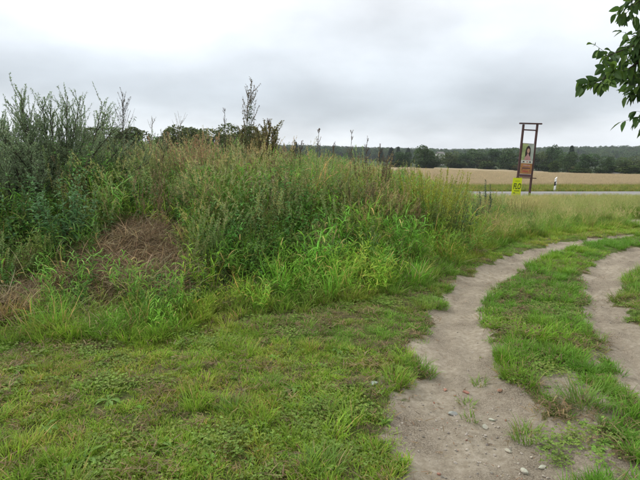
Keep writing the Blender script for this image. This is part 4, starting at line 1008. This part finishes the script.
# ------------------------------------------------------------------ trees
def crown_geo(seed, H, Wd, nleaf, leaf, col, lobes=11, low=-.06, conif=False, mat=None):
    rng = np.random.default_rng(seed); g = G()
    if conif:
        t = rng.uniform(.08, 1, nleaf) ** .8; r = Wd / 2 * (1 - t) ** .85 * (.55 + .45 * np.abs(np.sin(t * 26 + rng.uniform(0, 1, nleaf)))) * np.sqrt(rng.uniform(.2, 1, nleaf)); a = rng.uniform(0, 6.28, nleaf)
        p = np.stack([r * np.cos(a), r * np.sin(a), t * H], -1); d = nrm(np.stack([np.cos(a), np.sin(a), rng.uniform(-.7, .1, nleaf)], -1)); shade = np.ones(nleaf)
    else:
        c = []; 
        for k in range(lobes):
            zz = low + .22 + (.86 - low - .22) * (k / (lobes - 1)) + rng.normal(0, .05); q = .36 * math.sqrt(max(.05, 1 - ((zz - .52) / .5) ** 2)) * rng.uniform(.35, 1); aa = k * 2.4 + rng.normal(0, .5)
            c.append((q * Wd * math.cos(aa), q * Wd * math.sin(aa), min(zz, .84) * H, rng.uniform(.15, .25)))
        c = np.array(c); kk = rng.integers(0, lobes, nleaf)
        d = nrm(rng.normal(0, 1, (nleaf, 3))); rad = rng.uniform(.55, 1.05, nleaf) ** .6
        p = c[kk, :3] + d * (c[kk, 3] * rad)[:, None] * np.array([Wd, Wd, H * .85])
        shade = rng.uniform(.8, 1.2, lobes)[kk]
    cc = jit(rng, col, nleaf, .35, .12) * shade[:, None]
    leaves2(g, rng, p, nrm(d + rng.normal(0, .7, (nleaf, 3))), leaf * rng.uniform(.6, 1.3, nleaf), leaf * rng.uniform(.5, .9, nleaf), cc, .3)
    return g.mesh('crown', mat or FAR)
def trunk_geo(seed, H, r, limbs=6, conif=False):
    rng = np.random.default_rng(seed); g = G()
    P = pathset(rng, np.array([[0, 0, -.4]]), np.array([rng.uniform(0, 6)]), np.array([H * (.95 if conif else .62)]), np.array([.02]), np.array([.08]), 8, .2)
    tubes(g, P, r, r * .25, np.array([.07, .055, .04]), 8)
    if not conif:
        p, d, t, _ = along(rng, P, limbs, .35, .95); k = len(p); dd = outward(rng, d, .7, .15); ln = H * rng.uniform(.2, .38, k); tt = np.linspace(0, 1, 5)
        Q = p[:, None] + dd[:, None] * (tt[None, :, None] * ln[:, None, None]); Q[:, :, 2] += (tt ** 2)[None] * ln[:, None] * .3
        tubes(g, Q, r * .45, r * .08, np.array([.07, .055, .04]), 5)
    return g.mesh('trunk', FAR)
DK = [(.062, .108, .042), (.075, .122, .045), (.095, .14, .048), (.105, .14, .052)]
round_c = [crown_geo(500 + i, 10, 9.5, 3400, .62, DK[i % 4], lobes=9 + i) for i in range(6)]; round_t = [trunk_geo(520 + i, 10, .22) for i in range(3)]
con_c = [crown_geo(540 + i, 10, 4.2, 1700, .55, (.040, .068, .036), conif=True) for i in range(2)]; con_t = trunk_geo(545, 10, .16, conif=True)
bush_c = [crown_geo(550 + i, 10, 9, 2600, .8, c, lobes=9, low=-.12) for i, c in enumerate([(.07, .11, .028), (.05, .085, .026), (.11, .12, .045)])]
def far_tree(kind, i, px, pbase, ptop, wpx, label, group, Y=None, name=None):
    p = hit(px, pbase) if Y is None else np.array([atY(px, HOR, Y)[0], Y, 0])
    p[2] = float(Z(p[0], p[1]))
    top = atY(px, ptop, p[1])[2]; H = max(1.2, top - p[2]); Wm = wpx / (F * cp) * p[1]
    cm, tm_, w0 = {'round': (round_c[i % 6], round_t[i % 3], 9.5), 'conifer': (con_c[i % 2], con_t, 4.2), 'bush': (bush_c[i % 3], round_t[i % 3], 9.0)}[kind]
    t = thing(name or {'round': 'broadleaf_tree', 'conifer': 'conifer_tree', 'bush': 'field_bush'}[kind], p, label, 'bush' if kind == 'bush' else 'tree', group, rz=i * 1.7)
    for nm, me in (('crown', cm), ('trunk', tm_)):
        o = link(nm, me, t); o.scale = (Wm / w0, Wm / w0, H / 10)
    return t
ORD = ['first', 'second', 'third', 'fourth', 'fifth', 'sixth', 'seventh', 'eighth', 'ninth', 'tenth', 'eleventh', 'twelfth', 'thirteenth', 'fourteenth', 'fifteenth', 'sixteenth', 'seventeenth', 'eighteenth', 'nineteenth', 'twentieth']
GT = 'trees in the line beyond the field'
line = [(403, 167, 152, 20), (422, 168, 146, 25), (438, 167, 154, 17), (450, 168, 152, 19), (463, 168, 153, 19), (477, 168.5, 149, 22), (493, 169, 149, 24), (510, 170, 149, 25), (526, 170.5, 151, 20), (541, 171, 152, 19),
        (554, 171.5, 144.5, 19), (567, 172.5, 152, 19), (587, 174, 154, 24), (606, 174.5, 157, 19), (622, 174.5, 158, 19), (640, 175, 157, 22), (660, 175.5, 156, 24), (684, 176, 155, 26)]
for k, (px, pb, pt, wd) in enumerate(line):
    far_tree('round', k, px, pb, pt, wd, f'dark round broadleaf tree, {ORD[k]} from the left in the line beyond the field', GT)
for k, (px, Y, pt, wd, lb) in enumerate([(381, 330, 149, 10, 'small dark conifer leftmost of the far conifers above the bank'), (391, 330, 147.5, 13, 'tall dark conifer peeking above the middle of the bank'), (398, 330, 147, 11, 'dark conifer just right of the tall one above bank'),
                                          (408, 340, 148, 11, 'dark conifer rightmost of the group above the bank'), (571, 230, 146, 13, 'single spruce spire rising behind the right tree line'), (296, 300, 142, 9, 'far blue green conifer tip seen over the bank')]):
    far_tree('conifer', k, px, 0, pt, wd, lb, 'far conifers', Y=Y)
for k, (px, pb, pt, wd, lb) in enumerate([(554, 172.5, 161, 13, 'small round green bush in front of the tallest tree'), (631, 176, 166, 30, 'bright green low bush at the right end of field'), (470, 168, 162, 16, 'low pale bush at the far left field corner'),
                                            (486, 168.3, 163.5, 18, 'low olive hedge bush left of the sign beyond the field'), (505, 169, 164, 18, 'low olive hedge bush right behind the sign'), (530, 169.8, 165, 16, 'low hedge bush right of the sign beyond the field'), (600, 175, 168, 14, 'small bush at foot of the right tree line')]):
    far_tree('bush', (0, 0, 2, 2, 2, 1, 1)[k], px, pb, pt, wd, lb, 'bushes along the far field edge')
mid_c = [crown_geo(560 + i, 10, 9.5, 11000, .46, (.12, .15, .055), lobes=13) for i in range(2)]
for k, (px, pt, wd) in enumerate([(104, 128, 46), (132, 127, 48), (172, 128, 50), (204, 126.5, 54), (240, 126.5, 50)]):
    Y = 62 + 4 * (k % 2); x0 = atY(px, HOR, Y)[0]; z0 = float(Z(x0, Y)); H = atY(px, pt, Y)[2] - z0; Wm = wd / (F * cp) * Y
    t = thing('broadleaf_tree', (x0, Y, z0), f'round dark tree top peeking over the bank, {ORD[k]} from the left', 'tree', 'trees behind the bank', rz=k * 2.1)
    for nm, me in (('crown', mid_c[k % 2]), ('trunk', round_t[k % 3])):
        o = link(nm, me, t); o.scale = (Wm / 9.5, Wm / 9.5, H / 10)

for k, (px, pb, pt, wd) in enumerate(line[:16]):
    far_tree('bush', k, px + (7 if k % 2 else -6), pb + .3, pb - 5.5 - (k * 7 % 4), wd * .95, f'low dark bush at the foot of the {ORD[k]} tree from the left beyond the field', 'bushes under the far tree line')
# far wood on the hills
rng = np.random.default_rng(570)
n0 = 15000
rr = np.sqrt(rng.uniform(330 ** 2, 1350 ** 2, n0)); aa = rng.uniform(-R(44), R(44), n0); x, y = rr * np.sin(aa), rr * np.cos(aa)
u = x / y
k = (rr > 430 + 260 * fbm(x * .004, y * .004, 77, 2)) & (rng.uniform(0, 1, n0) < np.interp(rr, [430, 1350], [1, .65]))
x, y, rr = x[k], y[k], rr[k]; n = len(x)
sc3 = np.stack([rng.uniform(.75, 1.25, n), rng.uniform(.75, 1.25, n), rng.uniform(.75, 1.3, n)], -1) * 1.05
def low_crown(seed, col, con=False): return crown_geo(seed, 10, 4.5 if con else 9.5, 700, 1.3, col, conif=con, mat=FARI)
scatter('distant_forest', [low_crown(580, DK[0]), low_crown(581, DK[1]), low_crown(582, DK[2]), low_crown(583, (.040, .068, .036), True)], np.stack([x, y, Z(x, y) - .5], -1), spin(rng, n, .02), sc3, rng.choice(4, n, p=[.28, .28, .26, .18]),
        rng.uniform(.8, 1.25, (n, 1)) * np.ones((n, 3)), 'distant wooded hills along the horizon', 'forest')

# far buildings
mShed = simple('shed_grey', (.42, .42, .41), .7, .2, 2); mRoof = simple('shed_roof', (.34, .34, .34), .6, .2, 2); mHw = simple('house_white', (.75, .74, .72), .8, .1, 1); mHr = simple('house_roof', (.16, .15, .14), .8, .2, 2); mGl = simple('pane_glass', (.03, .04, .05), .1)
def gable_roof(name, sx, sy, z0, h, mat, o=.3):
    V = [(-sx / 2 - o, -sy / 2 - o, z0), (sx / 2 + o, -sy / 2 - o, z0), (sx / 2 + o, sy / 2 + o, z0), (-sx / 2 - o, sy / 2 + o, z0), (-sx / 2 - o, 0, z0 + h), (sx / 2 + o, 0, z0 + h)]
    me = bpy.data.meshes.new(name); me.from_pydata(V, [], [(0, 1, 5, 4), (2, 3, 4, 5), (0, 4, 3), (1, 2, 5), (0, 3, 2, 1)]); me.materials.append(mat); me.update(); return me
p = hit(618, 175.0); q_ = p[1] / F
sh = thing('shed', p, 'long low grey shed at the foot of the right tree line', 'shed', rz=R(6))
link('wall', boxmesh('wall', 11 * q_, 2.5, 1.8 * q_, mShed, .02, (0, 0, .9 * q_)), sh); link('roof', gable_roof('roof', 11 * q_, 2.5, 1.8 * q_ + .003, .9 * q_, mRoof), sh)
link('door', boxmesh('door', 1.0, .06, 1.2 * q_, mRoof, .01, (2 * q_, -1.28, .6 * q_)), sh)
Yh = 415; hp = atY(440, 155, Yh); hz = float(Z(hp[0], Yh))
hs_ = thing('house', (hp[0], Yh, hz), 'tiny white house between the far trees left of the field', 'house', rz=R(20)); hh_ = hp[2] - hz + 1.2
link('wall', boxmesh('wall', 5, 6, hh_, mHw, .02, (0, 0, hh_ / 2)), hs_); link('roof', gable_roof('roof', 5, 6, hh_ + .003, 1.4, mHr), hs_)
for xx in (-1.3, 1.3): link('window', boxmesh('window', .9, .08, 1.2, mGl, .01, (xx, -3.02, hh_ - 1.4)), hs_)

# ------------------------------------------------------------------ leaning-in fruit tree at the right
tx, ty = 4.75, 5.1; tz = float(Z(tx, ty))
ft = thing('fruit_tree', (tx, ty, tz), 'leafy fruit tree leaning in from the right edge with hanging branches', 'tree')
org = np.array([tx, ty, tz])
rng = np.random.default_rng(601)
g = G(); BK = np.array([.085, .07, .055])
P = np.array([[[0, 0, -.1], [-.03, .02, .5], [.0, .0, 1.1], [.06, .02, 1.7], [.05, .0, 2.4], [.12, .05, 3.2], [.1, .1, 4.2]]]); tubes(g, P, .13, .04, BK, 10)
link('trunk', g.mesh('trunk', M_bark, True), ft)
_lg = G(); leaves(_lg, np.random.default_rng(6), np.array([[.012, 0, 0]]), np.array([[1, 0, 0.0]]), np.array([.078]), np.array([.042]), np.array([[.07, .13, .035]]), .22, .22, np.array([(0, .0), (.12, .5), (.32, .95), (.5, 1.0), (.7, .78), (.88, .38), (1, .01)]))
tubes(_lg, np.array([[[0, 0, 0], [.012, 0, 0], [.02, 0, 0]]]), .0012, .0009, np.array([.07, .08, .03])); LEAFS = [_lg.mesh('leaf', FO)]
for cc_ in ((.095, .18, .04), (.06, .115, .035), (.13, .22, .04)):
    me = LEAFS[0].copy(); a = me.attributes['col']; n_ = len(a.data); c4 = np.ones((n_, 4), np.float32); c4[:, :3] = cc_; a.data.foreach_set('color', c4.ravel()); LEAFS.append(me)
# twigs by the photo pixels of their course and the distance they hang at
twigs = [([(720, 20, 4.9), (662, 62, 4.6), (625, 86, 4.3), (600, 97, 4.2), (584, 104, 4.15)], 46), ([(735, 10, 4.9), (668, 40, 4.6), (632, 62, 4.4), (608, 72, 4.3), (594, 77, 4.25)], 34),
         ([(730, -40, 4.8), (670, -22, 4.6), (630, -8, 4.4), (604, -6, 4.3), (592, -2, 4.25)], 26), ([(720, -30, 4.8), (668, -5, 4.6), (640, 10, 4.5), (631, 20, 4.4), (616, 27, 4.35)], 26),
         ([(740, 60, 4.8), (690, 80, 4.6), (655, 92, 4.4), (640, 100, 4.35), (626, 116, 4.3)], 30), ([(740, 90, 4.8), (690, 110, 4.6), (655, 122, 4.4), (640, 132, 4.35), (629, 137, 4.3)], 18),
         ([(735, 40, 5.0), (690, 50, 4.7), (655, 55, 4.5), (640, 66, 4.45), (627, 74, 4.4)], 44), ([(740, 30, 4.9), (690, 40, 4.7), (652, 50, 4.6), (636, 58, 4.5), (622, 62, 4.45)], 30), ([(730, 70, 4.9), (690, 82, 4.7), (655, 88, 4.55), (636, 94, 4.5), (615, 98, 4.45)], 34), ([(730, -10, 4.9), (680, -5, 4.7), (650, 4, 4.6), (633, 10, 4.5), (618, 14, 4.45)], 26),
         ([(735, 0, 4.6), (680, 25, 4.4), (652, 40, 4.2), (640, 46, 4.15), (630, 50, 4.1)], 30)]
down = np.array([0, 0, -1.0])
nleafs = 0; spare = []
for tw, nl in twigs:
    Q = np.array([atY(q[0] + 11, q[1] - 20, q[2]) for q in tw]) - org
    st = np.array([.02, .0, 2.0 + rng.uniform(-.3, .9)])
    Pt = np.vstack([st[None], (st + Q[0]) / 2 + np.array([0, 0, .12]), Q])
    # smooth the course
    tt = np.linspace(0, len(Pt) - 1, 16); Ps = np.stack([np.interp(tt, np.arange(len(Pt)), Pt[:, j]) for j in range(3)], -1); Ps[1:-1] = (Ps[:-2] + Ps[1:-1] * 2 + Ps[2:]) / 4
    Ps += rng.normal(0, .006, Ps.shape)
    gb = G(); tubes(gb, Ps[None], .017, .0022, BK * np.array([.9, .8, .8]), 6)
    # short side shoots
    p, d, t, _ = along(rng, Ps[None], 10, .62, .97); k = len(p); dd = nrm(outward(rng, d, .8, .2) + np.array([0, 0, -.15])); ln = rng.uniform(.08, .2, k); ts = np.linspace(0, 1, 4)
    S = p[:, None] + dd[:, None] * (ts[None, :, None] * ln[:, None, None]); tubes(gb, S, .0022, .0012, BK)
    br = link('branch', gb.mesh('branch', FO), ft)
    pa, da, ta, _ = along(rng, Ps[None], int(nl * .9), .60, 1.0); pb, db, tb, _ = along(rng, S, max(3, nl // 5), .2, 1.0)
    pp = np.vstack([pa, pb]); dd = np.vstack([da, db]); 
    dirs = nrm(outward(rng, dd, .75, .3) * .9 + down * rng.uniform(.05, .9, len(pp))[:, None])
    for q, dv in zip(pp, dirs):
        wp = q + org; vz = wp[1] * cp - (wp[2] - CAMZ) * sp_; sx = CXP + F * wp[0] / vz; sy = CYP - F * (wp[1] * sp_ + (wp[2] - CAMZ) * cp) / vz
        if sx > 648 or sy < -10 or nleafs >= 300:
            spare.append((q, dv)); continue
        o = link('leaf', LEAFS[rng.integers(0, 4)], br); nleafs += 1
        e = Vector(dv).to_track_quat('X', 'Z'); e = e @ Euler((rng.normal(0, .6), 0, 0)).to_quaternion()
        s = rng.uniform(.72, 1.32); o.location = q; o.rotation_mode = 'QUATERNION'; o.rotation_quaternion = e; o.scale = (s, s * rng.uniform(.8, 1.1), s)
# the rest of the crown, out of view to the right
gl, gb = G(), G(); n = 26
az = rng.uniform(-1.9, 1.9, n); b = np.stack([np.full(n, .05), np.zeros(n), rng.uniform(1.8, 3.6, n)], -1)
P = pathset(rng, b, az, rng.uniform(1.0, 1.9, n), rng.uniform(.5, 1.2, n), rng.uniform(.9, 1.6, n), 7, .15); tubes(gb, P, .02, .003, BK, 5)
p, d, t, _ = along(rng, P, 120, .25, 1.0); k = len(p); p = p + rng.normal(0, .1, p.shape)
leaves(gl, rng, p, nrm(outward(rng, d, .8, .3) + down * .3), rng.uniform(.07, .11, k), rng.uniform(.035, .055, k), jit(rng, (.06, .11, .03), k, .3, .1), .3)
sp_b = np.array([a for a, _ in spare]); sp_d = np.array([b for _, b in spare]); k = len(sp_b); k = len(sp_b)
leaves(gl, rng, sp_b, sp_d, rng.uniform(.06, .1, k), rng.uniform(.03, .05, k), jit(rng, (.07, .13, .035), k, .3, .1), .25)
link('limbs', gb.mesh('limbs', FO), ft); o = link('outer_foliage', gl.mesh('outer_foliage', FO), ft); o['kind'] = 'stuff'

# ------------------------------------------------------------------ damp air
hb = boxmesh('haze', 6600, 6600, 90, bpy.data.materials.new('damp_air'), 0, (0, 0, 90 / 2 - 30))
hm = hb.materials[0]; hm.use_nodes = True; hm.node_tree.nodes.clear()
ho = N(hm.node_tree, 'ShaderNodeOutputMaterial'); hv = N(hm.node_tree, 'ShaderNodeVolumePrincipled')
hv.inputs['Density'].default_value = .0002; hv.inputs['Color'].default_value = (.86, .92, 1, 1); hv.inputs['Anisotropy'].default_value = .2
hm.node_tree.links.new(hv.outputs[0], ho.inputs['Volume'])
link('haze', hb, label='thin damp haze softening the distant woods', cat='haze', kind='stuff')
